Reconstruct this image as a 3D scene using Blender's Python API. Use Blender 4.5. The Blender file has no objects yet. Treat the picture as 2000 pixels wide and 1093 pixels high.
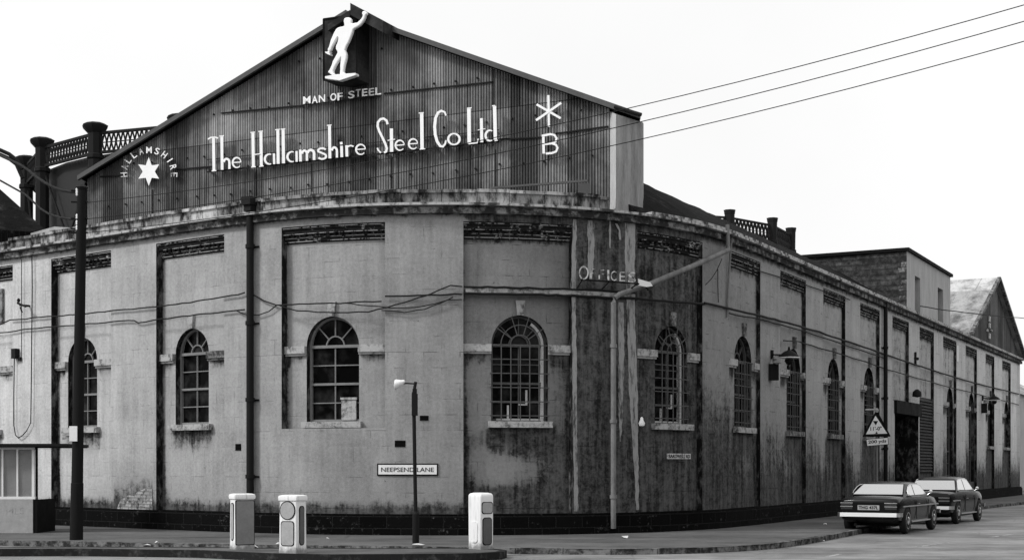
import bpy, bmesh, math, random
from mathutils import Vector, Matrix
from mathutils.geometry import tessellate_polygon
R = math.radians
random.seed(7)
sc = bpy.context.scene
C = sc.collection

# ------------------------------------------------------------------ camera, sky, sun, exposure
F, CX, HY, EYE = 2778.0, 1000.0, 912.0, 1.6      # focal length in photo pixels, vanishing column, horizon row, eye height
cam = bpy.data.cameras.new('camera'); co = bpy.data.objects.new('camera', cam); C.objects.link(co)
co.location = (0, 0, EYE); co.rotation_euler = (R(90), 0, 0)
cam.sensor_width = 36; cam.lens = F / 2000 * 36; cam.shift_y = (HY - 546.5) / 2000
cam.clip_end = 3000; cam.clip_start = 0.1
sc.camera = co

SUN_EL, SUN_DIR = 42, Vector((0.90, 0.42, 0)).normalized()     # where the light travels to, on the ground plan
W = bpy.data.worlds.new('World'); sc.world = W; W.use_nodes = True
nt = W.node_tree; nt.nodes.clear()
sky = nt.nodes.new('ShaderNodeTexSky'); sky.sky_type = 'NISHITA'; sky.sun_disc = False
sky.sun_elevation = R(SUN_EL); sky.sun_rotation = math.atan2(-SUN_DIR.x, -SUN_DIR.y)
sky.air_density = 1.0; sky.dust_density = 4.0
bw = nt.nodes.new('ShaderNodeRGBToBW'); nt.links.new(sky.outputs[0], bw.inputs[0])
pw = nt.nodes.new('ShaderNodeMath'); pw.operation = 'POWER'; pw.inputs[1].default_value = 0.10   # a thin white overcast evens the sky out
nt.links.new(bw.outputs[0], pw.inputs[0])
ml = nt.nodes.new('ShaderNodeMath'); ml.operation = 'MULTIPLY'; ml.inputs[1].default_value = 7.75
sn = nt.nodes.new('ShaderNodeTexNoise'); sn.inputs['Scale'].default_value = 2.2; sn.inputs['Detail'].default_value = 5
stc = nt.nodes.new('ShaderNodeTexCoord'); nt.links.new(stc.outputs['Generated'], sn.inputs['Vector'])
sr = nt.nodes.new('ShaderNodeMapRange'); sr.inputs[1].default_value = .3; sr.inputs[2].default_value = .7; sr.inputs[3].default_value = .93; sr.inputs[4].default_value = 1.04
nt.links.new(sn.outputs[0], sr.inputs[0]); mm = nt.nodes.new('ShaderNodeMath'); mm.operation = 'MULTIPLY'
nt.links.new(pw.outputs[0], mm.inputs[0]); nt.links.new(sr.outputs[0], mm.inputs[1]); nt.links.new(mm.outputs[0], ml.inputs[0])
bg = nt.nodes.new('ShaderNodeBackground'); nt.links.new(ml.outputs[0], bg.inputs[0]); bg.inputs[1].default_value = 0.10
ow = nt.nodes.new('ShaderNodeOutputWorld'); nt.links.new(bg.outputs[0], ow.inputs[0])
sl = bpy.data.lights.new('sun', 'SUN'); sl.energy = 1.9; sl.angle = R(10)
so = bpy.data.objects.new('sun', sl); C.objects.link(so)
sd = Vector((SUN_DIR.x, SUN_DIR.y, -math.tan(R(SUN_EL)))).normalized()
so.rotation_euler = sd.to_track_quat('-Z', 'Y').to_euler(); so.location = (-30, -30, 40)
sc.view_settings.view_transform = 'Standard'; sc.view_settings.look = 'None'
sc.view_settings.exposure = 0.25; sc.view_settings.gamma = 1.0
sc.cycles.max_bounces = 6

# ------------------------------------------------------------------ materials (the photograph is black and white: all greys)
class NT:
    def __init__(s, m):
        m.use_nodes = True; s.t = m.node_tree; s.t.nodes.clear()
    def n(s, typ, **kw):
        o = s.t.nodes.new(typ)
        for k, v in kw.items(): setattr(o, k, v)
        return o
    def put(s, sock, v):
        if isinstance(v, (int, float, tuple, list)): sock.default_value = v
        else: s.t.links.new(v, sock)
    def m(s, op, a, b=0.0, c=0.0, clamp=False):
        o = s.n('ShaderNodeMath', operation=op, use_clamp=clamp)
        s.put(o.inputs[0], a); s.put(o.inputs[1], b); s.put(o.inputs[2], c)
        return o.outputs[0]
    def mr(s, v, a, b, c=0.0, d=1.0):
        o = s.n('ShaderNodeMapRange', interpolation_type='SMOOTHSTEP')
        for i, x in enumerate((v, a, b, c, d)): s.put(o.inputs[i], x)
        return o.outputs[0]
    def mix(s, f, a, b):
        # a + f (b - a)
        return s.m('ADD', a, s.m('MULTIPLY', f, s.m('SUBTRACT', b, a)))
    def noise(s, vec, scale, detail=6, rough=.6):
        o = s.n('ShaderNodeTexNoise'); s.put(o.inputs['Vector'], vec)
        o.inputs['Scale'].default_value = scale; o.inputs['Detail'].default_value = detail; o.inputs['Roughness'].default_value = rough
        return o.outputs[0]
    def scale(s, vec, sx, sy, sz=1, off=(0, 0, 0)):
        o = s.n('ShaderNodeMapping'); s.put(o.inputs[0], vec); o.inputs[3].default_value = (sx, sy, sz); o.inputs[1].default_value = off
        return o.outputs[0]
    def coord(s, which='Object'): return s.n('ShaderNodeTexCoord').outputs[which]
    def finish(s, col, rough=.85, spec=.25, metal=0, bump=None, bdist=.02, bstr=.5, coat=0, alpha=1, trans=0):
        p = s.n('ShaderNodeBsdfPrincipled')
        c = s.n('ShaderNodeCombineColor')
        for i in range(3): s.put(c.inputs[i], col)
        s.t.links.new(c.outputs[0], p.inputs['Base Color'])
        s.put(p.inputs['Roughness'], rough); p.inputs['Specular IOR Level'].default_value = spec
        p.inputs['Metallic'].default_value = metal; p.inputs['Coat Weight'].default_value = coat
        p.inputs['Alpha'].default_value = alpha; p.inputs['Transmission Weight'].default_value = trans
        if bump is not None:
            b = s.n('ShaderNodeBump'); b.inputs['Distance'].default_value = bdist; b.inputs['Strength'].default_value = bstr
            s.put(b.inputs['Height'], bump); s.t.links.new(b.outputs[0], p.inputs['Normal'])
        o = s.n('ShaderNodeOutputMaterial'); s.t.links.new(p.outputs[0], o.inputs[0])
def newmat(name):
    m = bpy.data.materials.new(name); return m, NT(m)

def plain(name, v, var=.35, sc_=4.0, rough=.8, spec=.25, metal=0, bump=.3, stretch=(1, 1, 1), coat=0, fine=30, bd=.01):
    m, g = newmat(name); c = g.scale(g.coord(), *stretch)
    a = g.noise(c, sc_, 8, .65); b = g.noise(c, fine, 4, .6)
    f = g.m('ADD', g.m('MULTIPLY', g.m('SUBTRACT', a, .5), var * 2.2), g.m('MULTIPLY', g.m('SUBTRACT', b, .5), var * .9))
    col = g.m('MULTIPLY', g.m('ADD', f, 1), v)
    g.finish(g.m('MAXIMUM', col, v * .15), g.mr(a, .3, .7, rough * .85, min(1, rough * 1.1)), spec, metal, b if bump else None, bd, bump, coat)
    return m

def speckle(name, dark, light, lo=.55, hi=.68, sc_=5, rough=.9, bump=.6, brick=None, stretch=(1, 1, 1), coord='Object'):
    """dark weathered masonry with pale scuffs; brick = (width, height) joints"""
    m, g = newmat(name); c0 = g.coord(coord); c = g.scale(c0, *stretch)
    a = g.noise(c, sc_, 9, .7); b = g.noise(c, sc_ * .22, 4, .5); f = g.noise(c, sc_ * 9, 4, .6)
    k = g.mr(g.m('ADD', g.m('MULTIPLY', a, .75), g.m('MULTIPLY', b, .25)), lo, hi)
    col = g.mix(k, dark, light)
    col = g.m('MULTIPLY', col, g.m('ADD', .65, g.m('MULTIPLY', f, .7)))
    h = a
    if brick:
        t = g.n('ShaderNodeTexBrick'); g.put(t.inputs['Vector'], c0); t.inputs['Scale'].default_value = 1
        t.inputs['Brick Width'].default_value = brick[0]; t.inputs['Row Height'].default_value = brick[1]
        t.inputs['Mortar Size'].default_value = brick[2] if len(brick) > 2 else .012; t.inputs['Mortar Smooth'].default_value = .3
        t.inputs['Color1'].default_value = (.6, .6, .6, 1); t.inputs['Color2'].default_value = (1.3, 1.3, 1.3, 1); t.inputs['Mortar'].default_value = (1, 1, 1, 1)
        bwn = g.n('ShaderNodeRGBToBW'); g.t.links.new(t.outputs[0], bwn.inputs[0])
        col = g.m('MULTIPLY', col, bwn.outputs[0])
        mort = g.m('MULTIPLY', t.outputs[1], g.mr(f, .4, .6))
        mv = brick[3] if len(brick) > 3 else light * .55
        col = g.mix(g.m('MULTIPLY', mort, .7), col, mv)
        h = g.m('SUBTRACT', a, g.m('MULTIPLY', t.outputs[1], .8))
    g.finish(col, rough, .06, 0, h, .02, bump)
    return m

# ------------------------------------------------------------------ plan of the curved street front, from the photograph's cornice line
HA = 5.74                                           # the cornice line is 5.74 m above the eye
def s_of(x):
    if x >= 1415: return .4270 * (2477 - x)
    pts = [(-700, 300), (-200, 383.5), (0, 414.5), (150, 438), (300, 461), (433, 482), (550, 496.5), (640, 503.8), (750, 508.4), (850, 509.6), (950, 508.6),
           (1050, 506), (1120, 502), (1190, 496.3), (1250, 489), (1310, 479.8), (1370, 467.5), (1415, 453.5)]
    for i in range(len(pts) - 1):
        if pts[i][0] <= x <= pts[i + 1][0]:
            t = (x - pts[i][0]) / (pts[i + 1][0] - pts[i][0]); return pts[i][1] + t * (pts[i + 1][1] - pts[i][1])
raw = []
x = -400
while x < 1415:
    s = s_of(x); raw.append(Vector(((x - CX) * HA / s, F * HA / s))); x += 12
for x in (1415, 1480, 1550, 1650, 1750, 1850, 1920, 1992):
    s = s_of(x); raw.append(Vector(((x - CX) * HA / s, F * HA / s)))
def resample(P, step):
    L = [0]
    for a, b in zip(P, P[1:]): L.append(L[-1] + (b - a).length)
    n = int(L[-1] / step); out = []; j = 0
    for i in range(n + 1):
        d = L[-1] * i / n
        while j < len(L) - 2 and L[j + 1] < d: j += 1
        out.append(P[j].lerp(P[j + 1], (d - L[j]) / (L[j + 1] - L[j])))
    return out, L[-1] / n
PP, ST = resample(raw, .1)
for it in range(260):                                # smooth the plan (the ends are straight and stay put)
    Q = PP[:]
    for i in range(1, len(PP) - 1): Q[i] = (PP[i - 1] + PP[i] * 2 + PP[i + 1]) / 4
    PP = Q
PP, ST = resample(PP, .1)
UL = ST * (len(PP) - 1)
NN = []
for i in range(len(PP)):
    d = (PP[min(i + 2, len(PP) - 1)] - PP[max(i - 2, 0)]).normalized(); NN.append(Vector((d.y, -d.x)))
def Pu(u, d=0.0):
    t = max(0, min(len(PP) - 1.001, u / ST)); i = int(t); f = t - i
    p = PP[i].lerp(PP[i + 1], f); n = NN[i].lerp(NN[i + 1], f)
    return p + n * d
def Fm(u, h, d): p = Pu(u, d); return Vector((p.x, p.y, h))
def ux(px, d=0.0):
    """arc length on the street front where the photo column px meets it"""
    lo, hi = 0.0, UL
    for _ in range(40):
        m = (lo + hi) / 2; p = Pu(m, d)
        if CX + F * p.x / p.y < px: lo = m
        else: hi = m
    return (lo + hi) / 2
def hy(py, z, e=EYE): return e + (HY - py) * z / F
def wallpt(px, py, d=0.0):
    u = ux(px, d); z = Pu(u, d).y; return u, hy(py, z)
def at(px, py, z): return Vector(((px - CX) * z / F, z, hy(py, z)))
def onground(px, py, h=0.0):
    z = F * (EYE - h) / (py - HY); return Vector(((px - CX) * z / F, z, h))

# ------------------------------------------------------------------ mesh helpers
ROOT = {}
def tag(o, label=None, cat=None, group=None, kind=None):
    if label: o['label'] = label
    if cat: o['category'] = cat
    if group: o['group'] = group
    if kind: o['kind'] = kind
    return o
def empty(name, loc, label, cat, group=None, rz=0):
    o = bpy.data.objects.new(name, None); C.objects.link(o); o.location = loc; o.rotation_euler = (0, 0, rz); o.empty_display_size = .2
    return tag(o, label, cat, group)
class MB:
    def __init__(s): s.v = []; s.f = []; s.uv = []; s.dirt = []
    def add(s, vs, fs, uvs=None):
        b = len(s.v); s.v += [Vector(v) for v in vs]; s.f += [tuple(b + i for i in f) for f in fs]
        s.uv += (uvs if uvs else [(v[0], v[2]) for v in vs]); return b
    def hexa(s, p, uvs=None):      # p: 8 points, bottom 4 then top 4
        s.add(p, [(0, 3, 2, 1), (4, 5, 6, 7), (0, 1, 5, 4), (1, 2, 6, 5), (2, 3, 7, 6), (3, 0, 4, 7)], uvs)
    def box(s, x0, x1, y0, y1, z0, z1):
        s.hexa([(x0, y0, z0), (x1, y0, z0), (x1, y1, z0), (x0, y1, z0), (x0, y0, z1), (x1, y0, z1), (x1, y1, z1), (x0, y1, z1)])
    def fbox(s, u0, u1, h0, h1, d0, d1, step=.35, uoff=0):   # a box that follows the street front; d0 inner, d1 outer
        n = max(1, int(abs(u1 - u0) / step + .5)); vs = []; uv = []
        for i in range(n + 1):
            u = u0 + (u1 - u0) * i / n
            for h, d in ((h0, d0), (h0, d1), (h1, d1), (h1, d0)):
                vs.append(Fm(u, h, d)); uv.append((u, h))
        fs = []
        for i in range(n):
            a = i * 4; b = a + 4
            for k in range(4): fs.append((a + k, b + k, b + (k + 1) % 4, a + (k + 1) % 4))
        fs.append((0, 1, 2, 3)); e = n * 4; fs.append((e + 3, e + 2, e + 1, e))
        s.add(vs, fs, uv)
    def bar(s, a, b, r, r2=None, n=6, square=False):
        a = Vector(a); b = Vector(b); d = (b - a).normalized(); up = Vector((0, 0, 1)) if abs(d.z) < .95 else Vector((0, 1, 0))
        x = d.cross(up).normalized(); y = x.cross(d); r2 = r if r2 is None else r2
        ph = math.pi / 4 if n == 4 else 0
        vs = [a + (x * math.cos(2 * math.pi * i / n + ph) + y * math.sin(2 * math.pi * i / n + ph)) * r for i in range(n)] + \
             [b + (x * math.cos(2 * math.pi * i / n + ph) + y * math.sin(2 * math.pi * i / n + ph)) * r2 for i in range(n)]
        fs = [(i, (i + 1) % n, n + (i + 1) % n, n + i) for i in range(n)] + [tuple(range(n - 1, -1, -1)), tuple(range(n, 2 * n))]
        s.add(vs, fs)
    def tube(s, P, r, n=6, r2=None):
        P = [Vector(p) for p in P]; m = len(P); vs = []
        for i, p in enumerate(P):
            d = (P[min(i + 1, m - 1)] - P[max(i - 1, 0)]).normalized(); up = Vector((0, 0, 1)) if abs(d.z) < .95 else Vector((1, 0, 0))
            x = d.cross(up).normalized(); y = x.cross(d); rr = r if r2 is None else r + (r2 - r) * i / (m - 1)
            vs += [p + (x * math.cos(2 * math.pi * k / n) + y * math.sin(2 * math.pi * k / n)) * rr for k in range(n)]
        fs = [(i * n + k, i * n + (k + 1) % n, (i + 1) * n + (k + 1) % n, (i + 1) * n + k) for i in range(m - 1) for k in range(n)]
        fs += [tuple(range(n - 1, -1, -1)), tuple(range((m - 1) * n, m * n))]
        s.add(vs, fs)
    def lathe(s, c, prof, n=20, axis='z'):
        c = Vector(c); vs = []
        for r, z in prof:
            for k in range(n):
                a = 2 * math.pi * k / n
                if axis == 'z': vs.append(c + Vector((r * math.cos(a), r * math.sin(a), z)))
                elif axis == 'y': vs.append(c + Vector((r * math.cos(a), z, r * math.sin(a))))
                else: vs.append(c + Vector((z, r * math.cos(a), r * math.sin(a))))
        m = len(prof)
        fs = [(i * n + k, i * n + (k + 1) % n, (i + 1) * n + (k + 1) % n, (i + 1) * n + k) for i in range(m - 1) for k in range(n)]
        fs += [tuple(range(n - 1, -1, -1)), tuple(range((m - 1) * n, m * n))]
        s.add(vs, fs)
    def prism(s, poly, fn, d0, d1):
        """poly: 2-D outline; fn(x, y, depth) -> 3-D point; d1 is the front"""
        n = len(poly)
        tri = tessellate_polygon([[Vector((p[0], p[1], 0)) for p in poly]])
        vs = [fn(p[0], p[1], d0) for p in poly] + [fn(p[0], p[1], d1) for p in poly]
        s.add(vs, [(i, (i + 1) % n, n + (i + 1) % n, n + i) for i in range(n)] + [tuple(t) for t in tri] + [tuple(n + i for i in t) for t in tri])
    def build(s, name, mat, parent=None, world=True, smooth=None, origin=None, recalc=True):
        off = Vector((0, 0, 0))
        if parent is not None and world:
            p = parent
            while p is not None: off += Vector(p.location); p = p.parent
        if origin is not None and parent is None: off = Vector(origin)
        me = bpy.data.meshes.new(name); me.from_pydata([v - off for v in s.v], [], s.f)
        if s.uv:
            ul = me.uv_layers.new(name='UVMap')
            flat = []
            for l in me.loops: flat += list(s.uv[l.vertex_index])
            ul.data.foreach_set('uv', flat)
        if s.dirt and len(s.dirt) == len(s.v):
            at_ = me.attributes.new('dirt', 'FLOAT', 'POINT'); at_.data.foreach_set('value', s.dirt)
        if recalc:
            bm = bmesh.new(); bm.from_mesh(me); bmesh.ops.recalc_face_normals(bm, faces=bm.faces); bm.to_mesh(me); bm.free()
        if smooth is not None:
            me.shade_smooth(); me.set_sharp_from_angle(angle=R(smooth))
        me.materials.append(mat)
        o = bpy.data.objects.new(name, me); C.objects.link(o)
        if parent is not None: o.parent = parent
        elif origin is not None: o.location = origin
        return o
def thing1(mb, name, mat, label, cat, group=None, smooth=None):
    v = mb.v; lo = Vector((sum(p.x for p in v) / len(v), sum(p.y for p in v) / len(v), min(p.z for p in v)))
    return tag(mb.build(name, mat, origin=lo, smooth=smooth), label, cat, group)
def struct(mb, name, mat): return tag(mb.build(name, mat, recalc=False), kind='structure')
def copy_thing(o, parent=None):
    c = o.copy(); C.objects.link(c); c.parent = parent
    for ch in list(o.children): copy_thing(ch, c)
    return c
_dg = None
def glyphs(text, bold=0.0, depth=.0, spacing=1.0):
    """mesh of a text: (verts, faces, width, height), baseline at 0, height of a capital = 1"""
    cu = bpy.data.curves.new('t', 'FONT'); cu.body = text; cu.size = 1; cu.offset = bold; cu.extrude = .5; cu.space_character = spacing; cu.resolution_u = 4
    ob = bpy.data.objects.new('t', cu); C.objects.link(ob)
    dg = bpy.context.evaluated_depsgraph_get(); me = bpy.data.meshes.new_from_object(ob.evaluated_get(dg))
    vs = [v.co.copy() for v in me.vertices]; fs = [tuple(p.vertices) for p in me.polygons]
    bpy.data.objects.remove(ob); bpy.data.meshes.remove(me); bpy.data.curves.remove(cu)
    x0 = min(v.x for v in vs); x1 = max(v.x for v in vs); y0 = min(v.y for v in vs); y1 = max(v.y for v in vs)
    return vs, fs, x0, x1, y0, y1
def text_into(mb, text, fn, bold=0.0, spacing=1.0):
    """fn(s, t, e): s,t in 0..1 over the text's box, e in 0..1 from back to front"""
    vs, fs, x0, x1, y0, y1 = glyphs(text, bold, spacing=spacing)
    mb.add([fn((v.x - x0) / max(1e-6, x1 - x0), (v.y - y0) / max(1e-6, y1 - y0), v.z + .5) for v in vs], fs)
# ------------------------------------------------------------------ the shared materials
def wall_material(name, coord='UV', use_dirt=True):
    m, g = newmat(name); uv = g.coord('UV')
    sp = g.n('ShaderNodeSeparateXYZ'); g.put(sp.inputs[0], uv); u, h = sp.outputs[0], sp.outputs[1]
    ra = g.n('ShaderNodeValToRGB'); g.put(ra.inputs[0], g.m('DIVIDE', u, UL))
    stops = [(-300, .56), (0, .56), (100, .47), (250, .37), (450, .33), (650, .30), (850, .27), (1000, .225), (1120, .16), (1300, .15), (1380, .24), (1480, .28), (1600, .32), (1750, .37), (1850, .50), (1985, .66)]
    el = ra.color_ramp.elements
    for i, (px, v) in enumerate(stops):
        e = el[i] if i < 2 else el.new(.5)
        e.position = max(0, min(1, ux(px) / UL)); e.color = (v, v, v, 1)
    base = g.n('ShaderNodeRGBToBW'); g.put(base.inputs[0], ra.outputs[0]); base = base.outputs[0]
    n1 = g.noise(uv, .9, 7, .6); n2 = g.noise(uv, 14, 8, .7); n3 = g.noise(g.scale(uv, 7, .55), 1, 6, .65); n4 = g.noise(uv, 4.5, 8, .72)
    n5 = g.noise(uv, 60, 3, .6); n6 = g.noise(g.scale(uv, 2.4, .22, 1, (3.1, 1.7, 0)), 1.3, 7, .68)
    br = g.n('ShaderNodeTexBrick'); g.put(br.inputs['Vector'], uv); br.inputs['Scale'].default_value = 1
    br.inputs['Brick Width'].default_value = .80; br.inputs['Row Height'].default_value = .345
    br.inputs['Mortar Size'].default_value = .009; br.inputs['Mortar Smooth'].default_value = .4
    br.inputs['Color1'].default_value = (.97, .97, .97, 1); br.inputs['Color2'].default_value = (1.03, 1.03, 1.03, 1); br.inputs['Mortar'].default_value = (1, 1, 1, 1)
    bb = g.n('ShaderNodeRGBToBW'); g.put(bb.inputs[0], br.outputs[0])
    mort = g.m('MULTIPLY', br.outputs[1], g.mr(g.noise(uv, 2.3, 5, .6), .48, .64))
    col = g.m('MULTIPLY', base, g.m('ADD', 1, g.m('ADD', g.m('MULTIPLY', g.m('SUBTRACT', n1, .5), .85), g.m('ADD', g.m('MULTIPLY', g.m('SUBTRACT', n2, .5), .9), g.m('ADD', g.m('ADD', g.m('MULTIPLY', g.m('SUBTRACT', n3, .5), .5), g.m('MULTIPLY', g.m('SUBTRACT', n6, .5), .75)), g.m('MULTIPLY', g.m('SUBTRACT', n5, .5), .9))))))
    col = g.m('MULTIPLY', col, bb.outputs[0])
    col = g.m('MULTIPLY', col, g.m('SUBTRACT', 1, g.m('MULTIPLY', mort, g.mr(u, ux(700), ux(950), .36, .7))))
    # little pits where the paint has blown
    col = g.m('MULTIPLY', col, g.mr(g.noise(uv, 9, 2, .5), .22, .27, .45, 1))
    at_ = g.n('ShaderNodeAttribute'); at_.attribute_name = 'dirt'
    mixn = g.m('ADD', g.m('MULTIPLY', n4, .5), g.m('ADD', g.m('MULTIPLY', n3, .35), g.m('MULTIPLY', n2, .2)))
    stk = g.m('ADD', g.m('MULTIPLY', n6, .36), g.m('ADD', g.m('MULTIPLY', n3, .22), g.m('ADD', g.m('MULTIPLY', n4, .30), g.m('MULTIPLY', n2, .24))))
    dk = g.m('MULTIPLY', g.m('ADD', .006, g.m('MULTIPLY', g.mr(stk, .66, .46), .11)), g.m('SUBTRACT', 1, g.m('MULTIPLY', mort, .75)))
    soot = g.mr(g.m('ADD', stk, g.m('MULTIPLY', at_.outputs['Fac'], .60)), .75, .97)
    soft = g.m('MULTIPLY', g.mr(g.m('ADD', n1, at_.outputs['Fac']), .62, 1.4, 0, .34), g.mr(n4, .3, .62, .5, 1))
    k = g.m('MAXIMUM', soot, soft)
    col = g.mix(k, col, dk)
    g.finish(g.m('MAXIMUM', col, .012), .88, .2, 0, g.m('SUBTRACT', g.m('ADD', g.m('MULTIPLY', n4, .5), g.m('MULTIPLY', n2, .35)), g.m('MULTIPLY', mort, .9)), .012, .45)
    return m
M = {}
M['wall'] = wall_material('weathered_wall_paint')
M['soot'] = speckle('sooty_brick', .006, .05, .56, .72, 6, brick=(.23, .075, .008))
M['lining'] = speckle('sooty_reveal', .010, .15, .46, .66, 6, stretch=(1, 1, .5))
M['corbel'] = speckle('flaking_corbel_brick', .018, .34, .54, .62, 6, brick=(.115, .07, .012, .02), coord='UV')
M['arris'] = speckle('flaked_paint_arris', .012, .30, .46, .52, 5, coord='UV')
M['plinth'] = speckle('blackened_plinth_stone', .004, .16, .56, .72, 7, brick=(.62, .26, .014, .035), coord='UV', bump=1.0)
M['cornice'] = speckle('weathered_cornice_stone', .05, .44, .40, .54, 4, stretch=(1.2, 1.2, .7))
M['cornice_dk'] = speckle('dark_cornice_stone', .03, .26, .47, .62, 4)
M['parapet'] = speckle('mossy_parapet_stone', .025, .42, .41, .60, 3.2, stretch=(1.4, 1.4, .55), brick=(.75, .4, .01, .03), coord='Object')
M['trim'] = speckle('chipped_sill_stone', .07, .42, .36, .55, 7)
M['trim_dk'] = speckle('dirty_trim_stone', .05, .27, .42, .62, 7)
M['streak'] = speckle('pale_paint_streak', .06, .31, .36, .52, 5, stretch=(2, 2, .5))
M['sash'] = plain('old_sash_paint', .20, .4, 6)
M['sash_white'] = plain('white_sash_paint', .50, .25, 6)
M['iron'] = plain('window_grille_iron', .085, .4, 8)
M['black_iron'] = plain('black_iron', .009, .4, 8, rough=.7, spec=.15)
M['grey_iron'] = plain('grey_painted_iron', .17, .8, 5, stretch=(1, 1, .4))
M['cable'] = plain('cable_rubber', .010, .3, 8)
M['cable_pale'] = plain('pale_cable_sheath', .16, .5, 3)
M['white'] = plain('white_enamel', .80, .12, 3, rough=.5)
M['letter'] = plain('white_sign_letter', .88, .10, 5, rough=.5)
M['letter_worn'] = speckle('worn_sign_letter', .06, .66, .40, .54, 6)
M['black_paint'] = plain('black_paint', .008, .3, 3, rough=.8, spec=.08)
M['dark_board'] = speckle('dark_sign_board', .02, .05, .4, .65, 2)
M['slate'] = speckle('dark_slates', .006, .05, .5, .72, 3, brick=(.35, .2, .012, .010))
M['moss_roof'] = speckle('mossy_dark_roof', .005, .045, .5, .75, 5, bump=1)
M['steel_dark'] = plain('dark_gasholder_iron', .018, .4, 2, spec=.08)
M['bell'] = plain('gasholder_bell_plates', .022, .6, .35, rough=.7)
M['render_pale'] = plain('pale_render', .38, .55, 1.5, stretch=(2.5, 2.5, .6))
M['render_post'] = plain('streaked_render', .26, .95, 2.0, stretch=(3, 3, .3))
M['render_lit'] = plain('lit_side_render', .50, .25, 3)
M['barge'] = plain('weathered_barge_board', .085, .5, 3)
M['louvre'] = plain('dark_louvre', .02, .4, 5)
M['door'] = plain('dark_timber_door', .006, .4, 5, spec=.05)
M['wood_pole'] = plain('tarred_timber', .010, .7, 3, spec=.1, stretch=(6, 6, .5))
M['rubber'] = plain('tyre_rubber', .015, .2, 20)
M['chrome'] = plain('chrome', .85, .05, 3, rough=.32, metal=1, bump=0)
M['paper'] = plain('litter_paper', .62, .2, 30)
M['inner'] = plain('room_darkness', .008, .2, 3, rough=1, spec=0)
m_, g_ = newmat('old_window_glass')
_n = g_.noise(g_.coord(), 2.2, 3, .5)
g_.finish(g_.mr(_n, .45, .75, .002, .03), .25, .035, 0, g_.noise(g_.coord(), 6, 2, .5), .01, .25); M['glass'] = m_
m_, g_ = newmat('car_window_glass'); g_.finish(.62, .05, .5, .9); M['car_glass'] = m_
m_, g_ = newmat('tail_lamp_glass'); g_.finish(.05, .15, .8, .3); M['lamp_glass'] = m_

def car_paint(name, v):
    m, g = newmat(name); n = g.noise(g.coord(), 1.5, 5, .6)
    g.finish(g.m('MULTIPLY', v, g.m('ADD', .75, g.m('MULTIPLY', n, .5))),   .26, .16, 0, None, coat=.12); return m
M['car_a'] = car_paint('dark_car_paint', .008); M['car_b'] = car_paint('deep_car_paint', .010)

def corrugated_material(base_lo=.055, base_hi=.34, name='rusted_corrugated_sheet'):
    m, g = newmat(name); uv = g.coord('UV')
    br = g.n('ShaderNodeTexBrick'); g.put(br.inputs['Vector'], g.scale(uv, 1, 1, 1)); br.inputs['Scale'].default_value = 1; br.offset = .37
    br.inputs['Brick Width'].default_value = 2.1; br.inputs['Row Height'].default_value = 5.2; br.inputs['Mortar Size'].default_value = .012; br.inputs['Mortar Smooth'].default_value = 0
    br.inputs['Color1'].default_value = (.62, .62, .62, 1); br.inputs['Color2'].default_value = (1.3, 1.3, 1.3, 1); br.inputs['Mortar'].default_value = (.2, .2, .2, 1)
    bb = g.n('ShaderNodeRGBToBW'); g.put(bb.inputs[0], br.outputs[0])
    sp = g.n('ShaderNodeSeparateXYZ'); g.put(sp.inputs[0], uv)
    # one tone per sheet: white noise on the sheet's column
    wn = g.n('ShaderNodeTexWhiteNoise', noise_dimensions='1D'); g.put(wn.inputs['W'], g.m('FLOOR', g.m('DIVIDE', sp.outputs[0], .76)))
    n1 = g.noise(uv, .45, 6, .6); n3 = g.noise(g.scale(uv, 9, .25), 1, 5, .6); n2 = g.noise(uv, 9, 7, .7)
    k = g.m('ADD', g.m('MULTIPLY', n1, .55), g.m('ADD', g.m('MULTIPLY', n3, .35), g.m('MULTIPLY', g.m('SUBTRACT', wn.outputs[0], .5), .16)))
    col = g.mr(k, .33, .62, base_lo, base_hi)
    col = g.m('MULTIPLY', col, g.m('ADD', .6, g.m('MULTIPLY', n2, .8)))
    col = g.m('MULTIPLY', col, bb.outputs[0])
    at_ = g.n('ShaderNodeAttribute'); at_.attribute_name = 'dirt'
    col = g.mix(g.mr(g.m('ADD', n1, at_.outputs['Fac']), .62, 1.2, 0, .9), col, .022)
    g.finish(col, .75, .25, 0, n2, .006, .4); return m
M['corr'] = corrugated_material()
M['corr_dk'] = corrugated_material(.05, .16, 'dull_corrugated_sheet')

# ------------------------------------------------------------------ ground, road, pavement, kerb, island
def asphalt(name, v, sp=.25, patch=.25, wet=.6):
    m, g = newmat(name); c = g.coord('Object')
    a = g.noise(c, .35, 8, .65); b = g.noise(c, 3, 8, .7); f = g.noise(c, 90, 3, .6); st = g.noise(g.scale(c, .35, 2.2, 1), .8, 6, .65)
    col = g.m('MULTIPLY', v, g.m('ADD', 1, g.m('ADD', g.m('MULTIPLY', g.m('SUBTRACT', a, .5), patch * 5), g.m('ADD', g.m('MULTIPLY', g.m('SUBTRACT', b, .5), 1.0), g.m('ADD', g.m('MULTIPLY', g.m('SUBTRACT', f, .5), 1.2), g.m('MULTIPLY', g.m('SUBTRACT', st, .5), patch * 4))))))
    crk = g.n('ShaderNodeTexVoronoi', feature='DISTANCE_TO_EDGE'); g.put(crk.inputs['Vector'], g.m('ADD', 0, 0) if False else c); crk.inputs['Scale'].default_value = .45
    ck = g.m('MULTIPLY', g.mr(crk.outputs['Distance'], .0, .012, 1, 0), g.mr(b, .45, .6))
    col = g.mix(g.m('MULTIPLY', ck, .6), col, v * .3)
    g.finish(g.m('MAXIMUM', col, .012), g.mr(st, .35, .7, wet, .95), .35, 0, g.m('ADD', f, g.m('MULTIPLY', b, .5)), .008, .6); return m
M['road'] = asphalt('road_asphalt', .19, patch=.6); M['pave'] = asphalt('pavement_flags', .095, patch=.45, wet=.8)
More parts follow.
